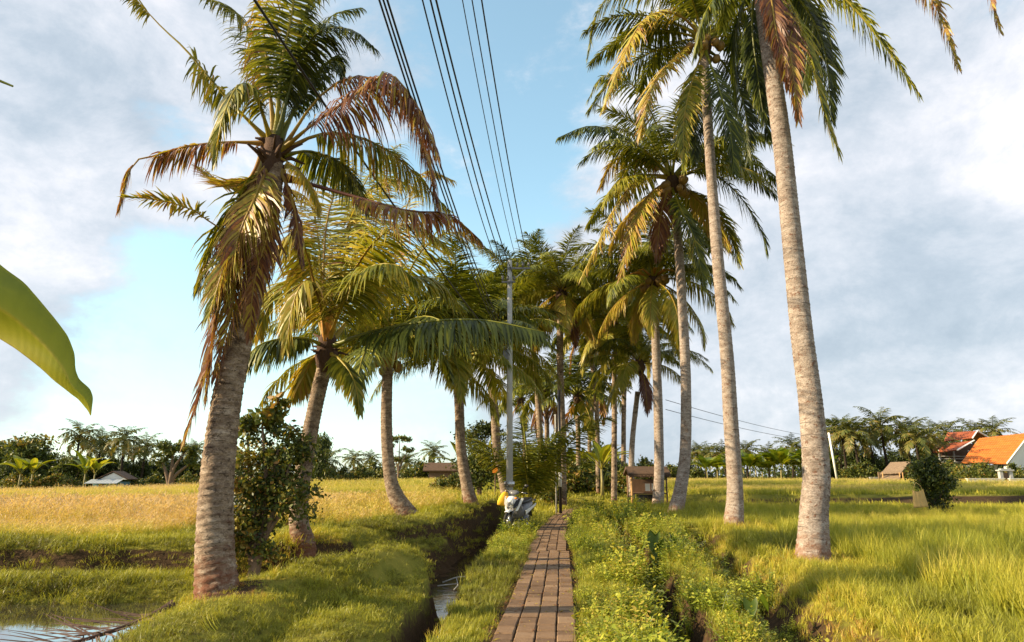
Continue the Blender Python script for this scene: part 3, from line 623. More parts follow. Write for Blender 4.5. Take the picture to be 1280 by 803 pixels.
# --- second left palm, bright yellow-green
r2, h2 = palm('short left palm with yellow-green crown and orange leaf stalks, just behind the bushy shrub', (380, 684), [(373, 640), (384, 560), (398, 490), (410, 447)], 12.0, (30, 24, 21, 19, 21), (409, 432), 'trunkL', GL, seed=2, flare=1.35, k=22, step=.022)
heart(r2, h2, .2, 3)
mbx = MB()
for px_, w in ((397, .06), (404, .05), (415, .045)):
    a = P(408, 438, 11.9) - np.array(r2.location); b = P(px_, 360, 11.75) - np.array(r2.location); mbx.tube([a, (a + b) / 2 + (.03, 0, .02), b], [w * .8, w, w * .2], 6)
mbx.build('flower_stalk', M['stalk'], r2)
D2 = dict(leaf=.98, pairs=118, droop=.6, width=.038, tint=.52, tvar=.16, segs=3, rr=.032)
custom(r2, 12.0, [
    ([(408, 430), (396, 370, -.2), (384, 318, -.5), (368, 292, -.7), (345, 312, -.9), (332, 350, -1)], dict(tint=.52, droop=.9)),
    ([(408, 430), (404, 350), (410, 270, .3), (432, 205, .6)], dict(tint=.55, droop=.5)),
    ([(410, 430), (418, 350, .2), (440, 270, .5), (478, 225, .8), (520, 235, 1.2)], dict(tint=.52)),
    ([(410, 430), (432, 360, -.3), (470, 300, -.6), (515, 280, -1), (560, 310, -1.3)], dict(tint=.5)),
    ([(412, 430), (450, 385, .4), (500, 350, .8), (545, 350, 1), (580, 390, 1.2)], dict(tint=.42)),
    ([(412, 435), (455, 418, -.5), (520, 404, -1.0), (600, 400, -1.5), (680, 415, -2.)], dict(tint=.16, droop=1.1, leaf=1.0)),
    ([(408, 435), (385, 424, -.3), (350, 424, -.6), (318, 436, -.8), (300, 470, -1)], dict(tint=.28, droop=1.1, leaf=.72)),
    ([(408, 440), (425, 450, -.4), (442, 475, -.7), (450, 515, -.8)], dict(tint=.42, droop=.8, leaf=.5)),
    ([(408, 430), (390, 380, .5), (365, 350, 1), (335, 370, 1.4), (325, 420, 1.6)], dict(tint=.5, droop=.9)),
    ([(408, 430), (400, 380, -.6), (385, 350, -1.), (368, 375, -1.2), (358, 430, -1.3)], dict(tint=.54, droop=.9, leaf=.8)),
    ([(410, 430), (428, 380, -.6), (452, 340, -1.1), (490, 330, -1.5), (520, 350, -1.6)], dict(tint=.42, droop=.8)),
    ([(408, 440), (390, 450, .2), (375, 480, .3), (360, 500, .4)], dict(tint=.55, droop=.8, leaf=.55)),
    ([(408, 430), (398, 300, .3), (385, 250, .6), (360, 235, .8)], dict(tint=.6)),
    ([(410, 430), (430, 320, .9), (455, 230, 1.5), (500, 180, 2.1)], dict(tint=.45)),
], D2)
# --- third: curved base
r3, h3 = palm('left palm with sharply curved foot, third from the camera on the grass bank', (516, 646), [(496, 622), (487, 590), (483, 530), (484, 470), (484, 455)], 19.6, (28, 21, 16, 14.5, 13.5, 15), (484, 440), 'trunkL', GL, seed=3, k=20, step=.028, flare=1.1)
heart(r3, h3, .2, 5)
coconuts(r3, h3, 9, .12, 8, .4, -.3)
custom(r3, 19.6, [
    ([(484, 440), (470, 360), (450, 270, .4), (430, 180, .6), (425, 150, .7)], dict(tint=.62, droop=1.0, leaf=1.0)),
    ([(484, 440), (490, 350, .3), (505, 270, .5), (530, 215, .9), (565, 225, 1.2)], dict(tint=.6)),
    ([(484, 440), (500, 370, -.4), (530, 310, -.8), (575, 290, -1.2), (620, 320, -1.5)], dict(tint=.45)),
    ([(484, 440), (520, 400, .3), (565, 380, .6), (610, 400, .8)], dict(tint=.3)),
    ([(484, 440), (460, 420, -.3), (438, 440, -.5), (432, 490, -.7)], dict(tint=.36, leaf=.7)),
    ([(484, 440), (450, 380, .4), (420, 350, .7), (390, 370, 1.)], dict(tint=.5)),
    ([(484, 440), (520, 425, -.3), (550, 440, -.6), (565, 475, -.8)], dict(tint=.3, leaf=.7)),
    ([(484, 440), (478, 350, .5), (470, 270, .8), (490, 200, 1.)], dict(tint=.58)),
], dict(D2, leaf=1.2, width=.05, pairs=115, rr=.04))
dress(r3, h3, 18, 1.05, 31, hangf=.8)
# --- fourth, fifth
r4, h4 = palm('slim left palm with dark ringed trunk, between the curved palm and the scooter', (590, 634), [(583, 604), (576, 560), (574, 510), (572, 466)], 23.2, (19, 15, 13, 12, 13), (571, 448), 'trunkL', GL, seed=4, k=18, step=.032, flare=1.15)
heart(r4, h4, .2, 6); dress(r4, h4, 26, 1.05, 41, hangf=.8); dress(r4, h4, 8, 1.15, 43, classes=('up', 'high'), hangf=.5); coconuts(r4, h4, 9, .12, 14, .4, -.3)
r5, h5 = palm('leaning left palm directly beside the grey utility pole', (635, 628), [(629, 600), (621, 560), (618, 510), (612, 462)], 31.0, (14, 12.5, 11, 10.5, 11), (610, 432), 'trunkL', GL, seed=5, k=16, step=.035, flare=1.15)
heart(r5, h5, .22, 7); dress(r5, h5, 26, 1.15, 58, hangf=.8); dress(r5, h5, 7, 1.25, 59, classes=('up', 'high'), hangf=.5)

# --- right-hand row
q4, k4 = palm('nearest right palm, thick pale trunk leaning left out of the top of the picture', (1016, 702), [(1017, 640), (1020, 590), (1013, 500), (1003, 420), (988, 280), (975, 160), (957, 30), (952, -20)], 10.5, (46, 38, 36, 31, 29, 25.5, 24, 22, 22), (950, -35), 'trunkR', GR, dy_top=.6, seed=11, k=28, step=.024, flare=1.28, amp=.02)
heart(q4, k4, .2, 9)
D4 = dict(leaf=.88, pairs=130, droop=.5, width=.031, tint=.26, tvar=.2, segs=3, rr=.03)
custom(q4, 11.1, [
    ([(952, -35), (1000, -40, -.2), (1050, -8, -.4), (1100, 50, -.5), (1148, 118, -.6)], dict(tint=.36, droop=.7, leaf=.6)),
    ([(952, -40), (1020, -70, .2), (1100, -60, .3), (1160, -10, .3), (1198, 85, .2)], dict(tint=.66, droop=.8, leaf=.6)),
    ([(952, -40), (1040, -110, .4), (1140, -120, .6), (1215, -60, .6), (1250, 40, .5)], dict(tint=.72, droop=.8, leaf=.6)),
    ([(955, -30), (985, 0, -.4), (1010, 60, -.6), (1030, 140, -.7), (1048, 190, -.7)], dict(tint=.4, droop=.8, leaf=.7)),
    ([(955, -30), (975, 10, -.6), (988, 70, -.8), (998, 150, -.8)], dict(tint=.80, droop=.9, leaf=.6)),
    ([(950, -30), (962, -10, -.7), (970, 40, -.8), (985, 110, -.8)], dict(tint=.90, droop=1.0, leaf=.45)),
    ([(955, -30), (1000, 0, .2), (1030, 60, .3), (1040, 150, .3)], dict(tint=.22, droop=.9, leaf=.75)),
    ([(950, -30), (930, 0, .2), (918, 60, .3), (922, 140, .3)], dict(tint=.12, droop=1.0, leaf=.6)),
    ([(950, -30), (915, -20, -.1), (885, 10, -.2), (868, 70, -.2)], dict(tint=.25, droop=1.0, leaf=.7)),
    ([(955, -30), (990, -10, .6), (1010, 40, .9), (1005, 110, 1.)], dict(tint=.2, droop=1.0)),
    ([(950, -40), (900, -90, 0), (850, -70, 0), (810, 0, 0)], dict(tint=.3)),
    ([(950, -30), (940, 20, .5), (945, 80, .6), (955, 150, .6)], dict(tint=.15, droop=1.0, leaf=.6)),
], D4)
dress(q4, k4, 14, .8, 77, classes=('up', 'high'))
q3, k3 = palm('second right palm, tall smooth pale trunk with its crown at the top edge', (917, 662), [(919, 610), (913, 520), (908, 440), (897, 320), (889, 220), (884, 140), (880, 70)], 17.0, (27, 21, 19, 17, 15, 13, 12.5, 12), (879, 50), 'trunkR', GR, dy_top=.8, seed=12, k=22, step=.03, flare=1.28, amp=.02)
heart(q3, k3, .24, 10); coconuts(q3, k3, 10, .13, 24, .45, -.45)
D3 = dict(leaf=1.0, pairs=118, droop=.6, width=.039, tint=.26, tvar=.2, segs=3, rr=.035)
custom(q3, 17.6, [
    ([(880, 50), (850, 20, -.5), (810, 20, -1), (780, 70, -1.2), (755, 135, -1.3)], dict(tint=.6)),
    ([(880, 50), (840, -10), (790, -20), (750, 10), (735, 70)], dict(tint=.35)),
    ([(880, 50), (845, 70, -.5), (815, 110, -.8), (800, 170, -1)], dict(tint=.62)),
    ([(880, 55), (850, 60, .5), (815, 65, .9), (770, 95, 1.2), (735, 140, 1.3)], dict(tint=.3)),
    ([(880, 60), (866, 100, -.6), (855, 150, -.9), (856, 210, -.9)], dict(tint=.45, leaf=.8)),
    ([(880, 60), (895, 100, -.5), (912, 160, -.7), (918, 215, -.8)], dict(tint=.22)),
    ([(880, 55), (915, 60, .4), (945, 100, .8), (960, 170, 1.)], dict(tint=.15)),
    ([(880, 50), (920, 30, -.3), (965, 50, -.6), (1000, 110, -.8)], dict(tint=.2)),
    ([(880, 60), (880, 90, .6), (872, 140, .9), (868, 200, 1.)], dict(tint=.12)),
    ([(880, 60), (905, 80, .6), (930, 130, .9), (935, 200, 1.)], dict(tint=.12)),
    ([(880, 45), (860, -20, 1), (830, -60, 1.6), (790, -70, 2)], dict(tint=.25)),
], D3)
dress(q3, k3, 20, 1.0, 83, classes=('up', 'high', 'mid'))
q2, k2 = palm('third right palm carrying a bunch of coconuts, its trunk bowed at the foot', (843, 646), [(851, 610), (857, 560), (857, 470), (851, 350), (845, 260)], 23.0, (21, 17, 14.5, 13, 11.5, 11), (840, 225), 'trunkR', GR, dy_top=.6, seed=13, k=20, step=.035, flare=1.2, amp=.015)
heart(q2, k2, .28, 11); coconuts(q2, k2, 18, .15, 34, .55, -.3)
custom(q2, 23.6, [
    ([(838, 222), (805, 190), (770, 165, -.4), (735, 158, -.8), (698, 172, -1.)], dict(tint=.15, droop=1.0)),
    ([(838, 222), (805, 220, -.4), (775, 250, -.7), (750, 300, -1), (728, 345, -1)], dict(tint=.6, droop=.7)),
    ([(838, 225), (810, 245, -.8), (790, 290, -1.2), (776, 345, -1.3)], dict(tint=.66, droop=.7)),
    ([(838, 222), (800, 195, .8), (770, 200, 1.3), (750, 235, 1.6)], dict(tint=.62)),
    ([(838, 220), (822, 160, -.3), (795, 110, -.6), (755, 95, -.8), (735, 125, -.9)], dict(tint=.35)),
    ([(838, 225), (870, 200, .3), (910, 195, .6), (945, 225, .9), (970, 245, 1.)], dict(tint=.18)),
    ([(838, 225), (880, 215, -.5), (920, 240, -.9), (952, 290, -1.1), (958, 315, -1.1)], dict(tint=.22)),
    ([(838, 230), (875, 245, .4), (905, 280, .7), (925, 330, .8)], dict(tint=.4)),
    ([(838, 230), (850, 260, -.8), (868, 300, -1.), (880, 360, -1.1)], dict(tint=.3)),
    ([(838, 225), (880, 180, .8), (930, 170, 1.3), (985, 180, 1.7)], dict(tint=.2)),
], dict(D3, leaf=1.12, width=.046, pairs=112, rr=.04))
dress(q2, k2, 22, 1.08, 92)
q1, k1 = palm('fourth right palm, dark full crown behind the bowed trunk', (822, 636), [(824, 590), (823, 520), (820, 440), (818, 380)], 28.5, (16, 13, 12, 11, 10.5), (816, 350), 'trunkR', GR, dy_top=.5, seed=14, k=16, step=.04, flare=1.15, amp=.02)
heart(q1, k1, .3, 12); dress(q1, k1, 38, 1.1, 101); coconuts(q1, k1, 14, .17, 44, .6, -.2)
mbx = MB(); rs = np.random.RandomState(5); hh = k1 - np.array(q1.location)
for i in range(16):
    a = rs.uniform(0, 6.28); d = np.array((math.cos(a), math.sin(a), .6)); mbx.tube([hh + (0, 0, .1), hh + d * .6, hh + d * 1.0 - (0, 0, .35)], [.05, .04, .015], 4)
mbx.build('flower_stalk', M['stalk'], q1)

# --- grove at the end of the path
GG = 'palms of the grove at the end of the path'
grove = [  # label, trunk sightings, depth, widths, hub, fronds, scale
    ('tall grove palm with upright green crown right of the utility pole', [(704, 616), (702, 520), (700, 440), (701, 392)], 33, (10, 9, 8.5, 8), (702, 365), 34, 1.08),
    ('grove palm whose crown rises behind the grey utility pole', [(678, 612), (676, 560), (668, 450), (655, 400)], 38, (9, 7.5, 7, 7), (650, 372), 30, 1.15),
    ('grove palm with straight slender trunk left of the thatched shelter', [(767, 612), (768, 540), (768, 440)], 37, (8, 7, 6.5), (766, 400), 32, 1.1),
    ('grove palm with thin leaning trunk just behind the thatched shelter', [(789, 618), (790, 560), (797, 490)], 34, (9, 7, 6.5), (799, 455), 24, .9),
    ('low grove palm with drooping tan fronds above the path bend', [(722, 606), (723, 560), (722, 520)], 45, (6, 6, 6), (722, 495), 26, 1.1),
    ('distant grove palm with browning crown left of the black post', [(684, 606), (684, 560), (683, 510)], 50, (6, 6, 6), (682, 488), 26, 1.15),
    ('thin distant grove palm between the black post and the straight trunk', [(738, 604), (737, 550), (742, 500)], 55, (5.5, 5, 5), (744, 470), 26, 1.2),
    ('distant grove palm with low crown left of the banana clump', [(655, 606), (656, 560), (652, 520)], 58, (5.5, 5, 5), (651, 500), 22, 1.1),
    ('grove palm with tall dark crown between the two pole-side crowns', [(748, 604), (745, 500), (735, 420)], 44, (6.5, 6, 6), (733, 395), 28, 1.15),
    ('grove palm with broad shaded crown above the thatched shelter', [(779, 606), (780, 500), (783, 430)], 47, (6.5, 6, 6), (784, 405), 30, 1.2),
]
for i, (lb, ln, Y, wd, hub, nf, sc) in enumerate(grove):
    g, h = palm(lb, ln[0], ln[1:], Y, wd, hub, 'trunkL' if i != 3 else 'trunkR', GG, seed=50 + i, k=12, step=.07, flare=1.1)
    heart(g, h, .3, 60 + i); dress(g, h, int(nf * .95), sc, 200 + i * 3, far=Y > 42, dead=1.6)
# young trunkless palm beside the pole, fronds rising from the ground
yb = P(662, 628, 26); yb[2] = tz(yb[0], yb[1])
yp = empty('young_palm', yb, 'young trunkless coconut palm with long fronds rising from the ground beside the pole', 'palm tree')
for i in range(9):
    o = link('frond', lib_frond('up', i % 3), yp); o.rotation_euler = (random.uniform(-.15, .15), random.uniform(-.12, .18), i * 2.4); s = random.uniform(1.0, 1.35); o.scale = (s, s, s); o.location = (0, 0, .1)
yb2 = P(735, 612, 46); yb2[2] = tz(yb2[0], yb2[1])
yp2 = empty('young_palm', yb2, 'young trunkless palm under the trees near the path bend', 'palm tree')
for i in range(11):
    o = link('frond', lib_frond('up' if i < 7 else 'high', i % 3, True), yp2); o.rotation_euler = (random.uniform(-.2, .2), random.uniform(-.1, .3), i * 2.4 + 1); s = random.uniform(.8, 1.1); o.scale = (s, s, s)

# ------------------------------------------------------------------ broad-leaved trees, shrubs, bananas
def crown_mesh(seed, lobes, leaves, size, spread=.33, tint=.35, tv=.25, clumps=7, name='crown', yscale=1.0, long=1.0):
    """lobes: (x, y, z, rx, ry, rz). Leaves gather in clumps on and inside the lobes."""
    rs = np.random.RandomState(seed); vol = np.array([l[3] * l[4] * l[5] for l in lobes]) ** .67; pr = vol / vol.sum()
    cc = []
    for l, p in zip(lobes, pr):
        m = max(3, int(clumps * len(lobes) * p))
        for _ in range(m):
            d = rs.randn(3); d /= np.linalg.norm(d); q = rs.uniform(.55, 1.05); cc.append((np.array(l[:3]) + d * q * np.array(l[3:]), min(l[3:]) * spread, rs.randn() * .13))
    cc_c = np.array([c[0] for c in cc]); cc_r = np.array([c[1] for c in cc]); cc_t = np.array([c[2] for c in cc])
    k = rs.randint(0, len(cc), leaves); p = cc_c[k] + rs.randn(leaves, 3) * cc_r[k][:, None] * np.array((1, 1, .75))
    d = rs.randn(leaves, 3); d[:, 2] -= .25; d /= np.linalg.norm(d, axis=1)[:, None]
    u = np.cross(d, rs.randn(leaves, 3)); u /= np.linalg.norm(u, axis=1)[:, None]; n = np.cross(d, u)
    s = size * rs.uniform(.6, 1.3, leaves)[:, None]
    a = p; b = p + d * s * .5 * long + u * s * .26 + n * s * .06; c = p + d * s * long; e = p + d * s * .5 * long - u * s * .26 + n * s * .06
    V = np.stack([a, b, c, e], 1).reshape(-1, 3); i = np.arange(leaves) * 4
    Fq = np.concatenate([np.stack([i, i + 1, i + 2], 1), np.stack([i, i + 2, i + 3], 1)])
    t = np.repeat(np.clip(tint + cc_t[k] + rs.randn(leaves) * tv * .4, 0, 1), 4)
    me = bpy.data.meshes.new(name); me.vertices.add(len(V)); me.vertices.foreach_set('co', V.ravel())
    me.loops.add(Fq.size); me.loops.foreach_set('vertex_index', Fq.ravel()); me.polygons.add(len(Fq))
    me.polygons.foreach_set('loop_start', np.arange(len(Fq)) * 3); me.polygons.foreach_set('loop_total', np.full(len(Fq), 3)); me.update()
    at = me.attributes.new('tint', 'FLOAT', 'POINT'); at.data.foreach_set('value', t.astype(np.float32)); me.materials.append(M['leaf']); return me
def limbs(mb, base, tips, r, seed=0, fork=.45):
    rs = np.random.RandomState(seed); base = np.array(base, float)
    for t in tips:
        t = np.array(t, float); m = base + (t - base) * fork + rs.randn(3) * .05 * np.linalg.norm(t - base); m[0:2] = base[0:2] * .6 + m[0:2] * .4
        mb.tube(spline([base, m, t], 8), np.linspace(r, r * .25, 8), 7)
def tree(name, label, cat, loc, lobes, leaves, size, r, seed, tint=.35, group=None, mat='bark', **kw):
    root = empty(name, loc, label, cat, group); c = link('crown', crown_mesh(seed, lobes, leaves, size, tint=tint, **kw), root)
    mb = MB(); limbs(mb, (0, 0, -.2), [l[:3] for l in lobes], r, seed); mb.build('trunk', M[mat], root); return root
def at_ground(px, Y):
    x = P(px, 595, Y)[0]; return np.array((x, Y, tz(x, Y)))
# shrub between the first two palms
b0 = at_ground(326, 10.9)
root = empty('shrub', b0, 'tall dark bushy shrub with twisted stems between the two nearest left palms', 'shrub')
lob = [(-.3, 0, 1.4, .3, .3, .45), (.45, 0, 1.9, .32, .3, .36), (-.05, 0, 1.15, .38, .38, .42), (.1, .05, 1.75, .46, .42, .42), (.25, 0, 2.15, .5, .4, .26), (.5, 0, 1.35, .32, .32, .5), (-.3, .1, 2.3, .18, .18, .16), (.1, 0, .75, .4, .3, .3), (.0, -.1, 2.45, .3, .25, .15)]
link('crown', crown_mesh(4, lob, 6800, .085, tint=.46, tv=.6, clumps=13, spread=.30), root)
link('crown', crown_mesh(9, [(-.3, -.3, 1.1, .34, .2, .5), (-.35, -.2, .6, .3, .2, .3), (-.3, -.25, 1.8, .25, .2, .4)], 2200, .085, tint=.80, tv=.2, clumps=12), root)['label'] = 'lower leaves on the sunny side, sunlight put into their yellow tint'  # yellower leaf tint stands in for sunlight on the left of the shrub
link('crown', crown_mesh(10, [(.05, 0, 2.62, .22, .2, .12), (.2, 0, 2.85, .1, .1, .1), (-.25, 0, 2.5, .15, .12, .1)], 420, .14, tint=.62, tv=.2, clumps=8), root)['label'] = 'bright fresh shoots at the top'
mb = MB(); limbs(mb, (0, 0, -.1), [l[:3] for l in lob], .07, 4)
for i in range(9):
    a = i * .7; mb.tube([(0, 0, .35), (.1 * math.cos(a), .1 * math.sin(a), .15), (.32 * math.cos(a), .32 * math.sin(a), -.15)], [.04, .03, .012], 5)
mb.build('trunk', M['bark'], root)
# white post behind that shrub
wp = at_ground(296, 13.6); mb = MB(); mb.box((0, 0, .55), (.24, .24, 1.3), bev=.02); mb.box((0, 0, 1.24), (.3, .3, .09), bev=.02)
o = mb.build('boundary_post', M['white'], None, False, wp); tag(o, 'short white painted post half hidden behind the left shrub', 'post')

def banana(name, label, loc, h, n, seed, group=None, tint=.45, wl=.42, ll=1.7):
    root = empty(name, loc, label, 'banana plant', group); rs = np.random.RandomState(seed)
    mb = MB(); mb.tube([(0, 0, -.1), (.03, 0, h * .4), (.0, .02, h * .75)], [.11, .09, .05], 8, a=.85); mb.build('stem', M['stem'], root)
    for i in range(n):
        a = i * 2.4 + rs.rand(); e0 = rs.uniform(50, 82); L = ll * rs.uniform(.75, 1.1); C = spline(np.array(arc(e0, rs.uniform(45, 95), L + .4, 8)), 14)
        banana_leaf(root, C, wl * .5 * rs.uniform(.8, 1.1), (0, 0, h * .72), a, tint + rs.uniform(-.15, .2), rs)
    return root
def banana_leaf(root, C, hw, loc, az, tint, rs, start=3):
    n = len(C); mb = MB(); V = []; A = []; T = np.gradient(C, axis=0); T /= np.linalg.norm(T, axis=1)[:, None]; s = np.linspace(0, 1, n)
    side = np.cross(T[n // 2], (0, 0, 1.)); side /= np.linalg.norm(side) + 1e-9
    for i in range(n):
        w = hw * math.sin(math.pi * min(1, max(0, (i - start) / (n - 1 - start))) ** .75) ** .7 if i > start else .015
        nn = np.cross(side, T[i]); wl = w * rs.uniform(.88, 1.05); wr = w * rs.uniform(.88, 1.05)
        V += [C[i] - side * wl - nn * wl * -.25, C[i] - side * wl * .5 + nn * wl * .16, C[i] + (0, 0, 0), C[i] + side * wr * .5 + nn * wr * .16, C[i] + side * wr - nn * wr * -.25]; A += [tint + .1, tint, tint + .3, tint, tint + .1]
    mb.add(V, [(i * 5 + j, i * 5 + j + 1, i * 5 + j + 6, i * 5 + j + 5) for i in range(n - 1) for j in range(4)], np.array(A))
    mb.tube(C, .018 * (1 - s) + .004, 5, a=tint + .3, cap=False); o = mb.build('leaf', M['banana'], root, loc=loc); o.rotation_euler = (0, 0, az)

# dark tree between the slim palms
tree('bushy_tree', 'dark dense tree between the two slim left palms', 'tree', at_ground(600, 33), [(0, 0, 3.0, .9, .9, .7), (.3, 0, 2.0, 1.0, .9, .9), (-.4, 0, 1.5, .7, .7, .7), (.3, 0, 3.6, .5, .5, .4)], 6000, .16, .1, 21, .22, tv=.4, clumps=14)
banana('banana_plant', 'banana plant with pale leaves left of the dark dense tree', at_ground(579, 34), 1.9, 6, 3)
o = MB(); o.tube([(0, 0, 0), (0, 0, 1.25)], .025, 6); o.box((0, -.03, 1.2), (.22, .02, .30), bev=.004, mi=1)
o = o.build('field_sign', [M['wood'], M['orangep']], None, False, at_ground(619, 30.5)); tag(o, 'small blank orange board on a post in front of the dark tree', 'sign')
# bushes along the end of the path
sp = [(648, 40, 1.3, 'low sunlit bush left of the path behind the parked scooter'), (690, 36, 1.0, 'low bright bush at the foot of the black post'), (672, 48, 1.6, 'leafy bush under the browning grove crown'),
      (712, 42, 1.5, 'light green bush right of the black post'), (735, 52, 2.0, 'tall tangled bush at the far bend of the path'), (760, 45, 1.5, 'bush at the foot of the straight slender grove palm'), (781, 42, 1.3, 'bush directly behind the thatched shelter'), (652, 60, 2.6, 'dark bush deep in the grove left of the path'), (703, 62, 2.8, 'dark bush deep in the grove right of the black post'), (755, 64, 2.6, 'large dark bush at the back of the grove'), (806, 60, 1.8, 'bush seen between the shelter and the right palms')]
cm = [crown_mesh(300 + k, [(0, 0, .5, .55, .5, .42), (.5, 0, .35, .35, .35, .3), (-.45, .1, .4, .4, .35, .32), (.1, 0, .85, .3, .3, .2)], 2600, .13, tint=.42 + .1 * k, tv=.5, clumps=12) for k in range(3)]
def bush(label, loc, s, k, name='bush', group=None, sz=None):
    root = empty(name, loc, label, 'bush', group); c = link('crown', cm[k % 3], root); c.scale = (s, s, sz or s); c.rotation_euler = (0, 0, random.uniform(0, 6)); return root
for i, (px_, Y, s, lb) in enumerate(sp): bush(lb, at_ground(px_, Y), s * 1.25, i + (1 if s < 2 else 0) if s < 2 else 0, group='bushes around the grove')
for i, (px_, Y, lb) in enumerate(((752, 40, 'banana plant with upright leaves right of the path bend'), (744, 47, 'banana plant deeper in the grove with broad yellow-green leaves'), (762, 50, 'banana plant beside the straight slender grove palm'), (716, 50, 'banana plant beyond the black post'))):
    banana('banana_plant', lb, at_ground(px_, Y), 2.2, 8, 40 + i, 'banana plants in the grove', wl=.5, ll=2.0)

# ------------------------------------------------------------------ background left
def far_palm_parts():
    out = []
    for k in range(3):
        rs = np.random.RandomState(70 + k); mb = MB()
        for i in range(24):
            q = i / 23; e0 = 80 - 105 * q; a = i * 2.4 + rs.rand() * .5; C = np.array(arc(e0 + rs.randn() * 6, 70 + rs.randn() * 12, 3.4 * rs.uniform(.85, 1.1), 6)); ca, sa = math.cos(a), math.sin(a)
            C = C @ np.array(((ca, sa, 0), (-sa, ca, 0), (0, 0, 1))); frond_mb(mb, C, 1.0, pairs=18, droop=.55, width=.12, tint=.25 + .5 * q * rs.rand(), tvar=.3, seed=i + 50 * k, segs=2, rr=.05)
        out.append(mb.mesh('crown', M['palmfar']))
    return out
FP = far_palm_parts()
def far_palm(px_, top, Y, label, group, k, s=1.0):
    g = at_ground(px_, Y); H = P(px_, top - 7, Y)[2] - g[2]; root = empty('coconut_palm', g, label, 'palm tree', group); lean = random.uniform(-.6, .6)
    mb = MB(); mb.tube(spline([(-lean, 0, -.1), (-lean * .3, 0, H * .5), (0, 0, H)], 8), np.linspace(.2, .12, 8), 7); mb.build('trunk', M['trunkL'], root)
    c = link('crown', FP[k % 3], root, (0, 0, H)); c.scale = (s, s, s); c.rotation_euler = (0, 0, random.uniform(0, 6))
GBL = 'palms beyond the ripe field on the left'
for i, (px_, tp, Y, s, lb) in enumerate([(93, 553, 95, .95, 'far palm with windswept crown, tallest above the left tree line'), (122, 560, 99, .9, 'far palm in the dark clump right of the windswept one'), (150, 556, 92, .85, 'far palm above the tin roofed hut'), (178, 565, 97, .8, 'far palm between the hut and the lone forked tree'),
        (108, 566, 104, .8, 'half hidden far palm behind the windswept one'), (136, 570, 106, .8, 'low far palm behind the hut'), (165, 572, 108, .8, 'far palm half hidden in the trees right of the hut'), (240, 572, 100, .8, 'far palm just left of the nearest trunk'), (405, 588, 75, .8, 'brownish far palm right of the second left trunk'),
        (441, 581, 120, .75, 'far palm left of the curved palm'), (462, 582, 125, .75, 'far palm just left of the curved trunk'), (508, 584, 118, .8, 'far palm right of the curved trunk, under the flat-topped tree'), (541, 572, 112, .8, 'lone far palm above the long low roof')]):
    far_palm(px_, tp, Y, lb, GBL, i, s)
ft = [crown_mesh(400 + k, [(0, 0, 3.4, 1.6, 1.5, 1.0), (1.3, 0, 2.9, 1.1, 1.1, .8), (-1.3, .2, 2.7, 1.2, 1.1, .8), (.4, -.3, 2.0, 1.5, 1.2, .9), (-.5, 0, 1.1, 1.4, 1.1, .8), (.9, .2, 1.2, 1.1, 1., .8)], 6500, .32, tint=(.46, .24, .38)[k], tv=.28, clumps=15) for k in range(3)]
def far_tree(px_, top, Y, label, k, w=1.0, group='broad-leaved trees along the fields'):
    g = at_ground(px_, Y); H = P(px_, top, Y)[2] - g[2]; root = empty('broadleaf_tree', g, label, 'tree', group); s = H / 4.4
    c = link('crown', ft[k], root); c.scale = (s * w, s * w, s); c.rotation_euler = (0, 0, random.uniform(0, 6))
    mb = MB(); limbs(mb, (0, 0, -.2), [(0, 0, 3 * s), (1.2 * s * w, 0, 2.7 * s), (-1.1 * s * w, 0, 2.5 * s)], .16, k); mb.build('trunk', M['bark'], root)
for a in [(32, 549, 88, 'rounded sunlit green tree at the far left edge', 0, 1.1), (-12, 556, 90, 'light tree cut by the left edge of the picture', 0, 1.0), (66, 566, 94, 'darker tree right of the rounded sunlit one', 1, 1.0), (88, 572, 86, 'mid green tree below the windswept far palm', 2, .9), (114, 572, 100, 'dark tree behind the far palms left of the hut', 1, 1.0),
          (140, 572, 101, 'dark tree directly behind the tin roofed hut', 1, 1.1), (168, 575, 99, 'dark tree right of the tin roofed hut', 1, 1.1), (196, 576, 102, 'dark tree behind the lone forked tree', 1, 1.1), (228, 572, 100, 'dark tree left of the nearest palm trunk', 1, 1.2), (10, 580, 84, 'shaded lower tree at the left edge', 1, .9), (262, 575, 100, 'dark tree behind the nearest palm trunk', 1, 1.),
          (398, 545, 70, 'mid green tree behind the second left trunk', 2, .55), (345, 560, 76, 'tree behind the bushy shrub', 2, .8)]: far_tree(*a)
g = at_ground(213, 74); H = P(213, 545, 74)[2] - g[2]
tree('forked_tree', 'lone tree with pale bare trunk and light crown, left of the nearest palm trunk', 'tree', g, [(0, 0, H * .82, 1.5, 1.2, .7), (-1.2, 0, H * .62, 1.1, .9, .6), (1.4, 0, H * .75, 1., .9, .5), (2.3, 0, H * .55, .8, .7, .6)], 3200, .3, .3, 77, .5, clumps=10)
g = at_ground(498, 98); H = P(498, 545, 98)[2] - g[2]
tree('flat_topped_tree', 'light flat-topped tree with thin layered crown behind the curved palm', 'tree', g, [(0, 0, H * .93, 1.5, 1.2, .28), (-1.6, 0, H * .8, .9, .9, .22), (1.3, 0, H * .72, 1.3, 1., .25), (.4, 0, H * .5, 1.3, 1., .25)], 2400, .3, .16, 78, .6, clumps=10, spread=.5)
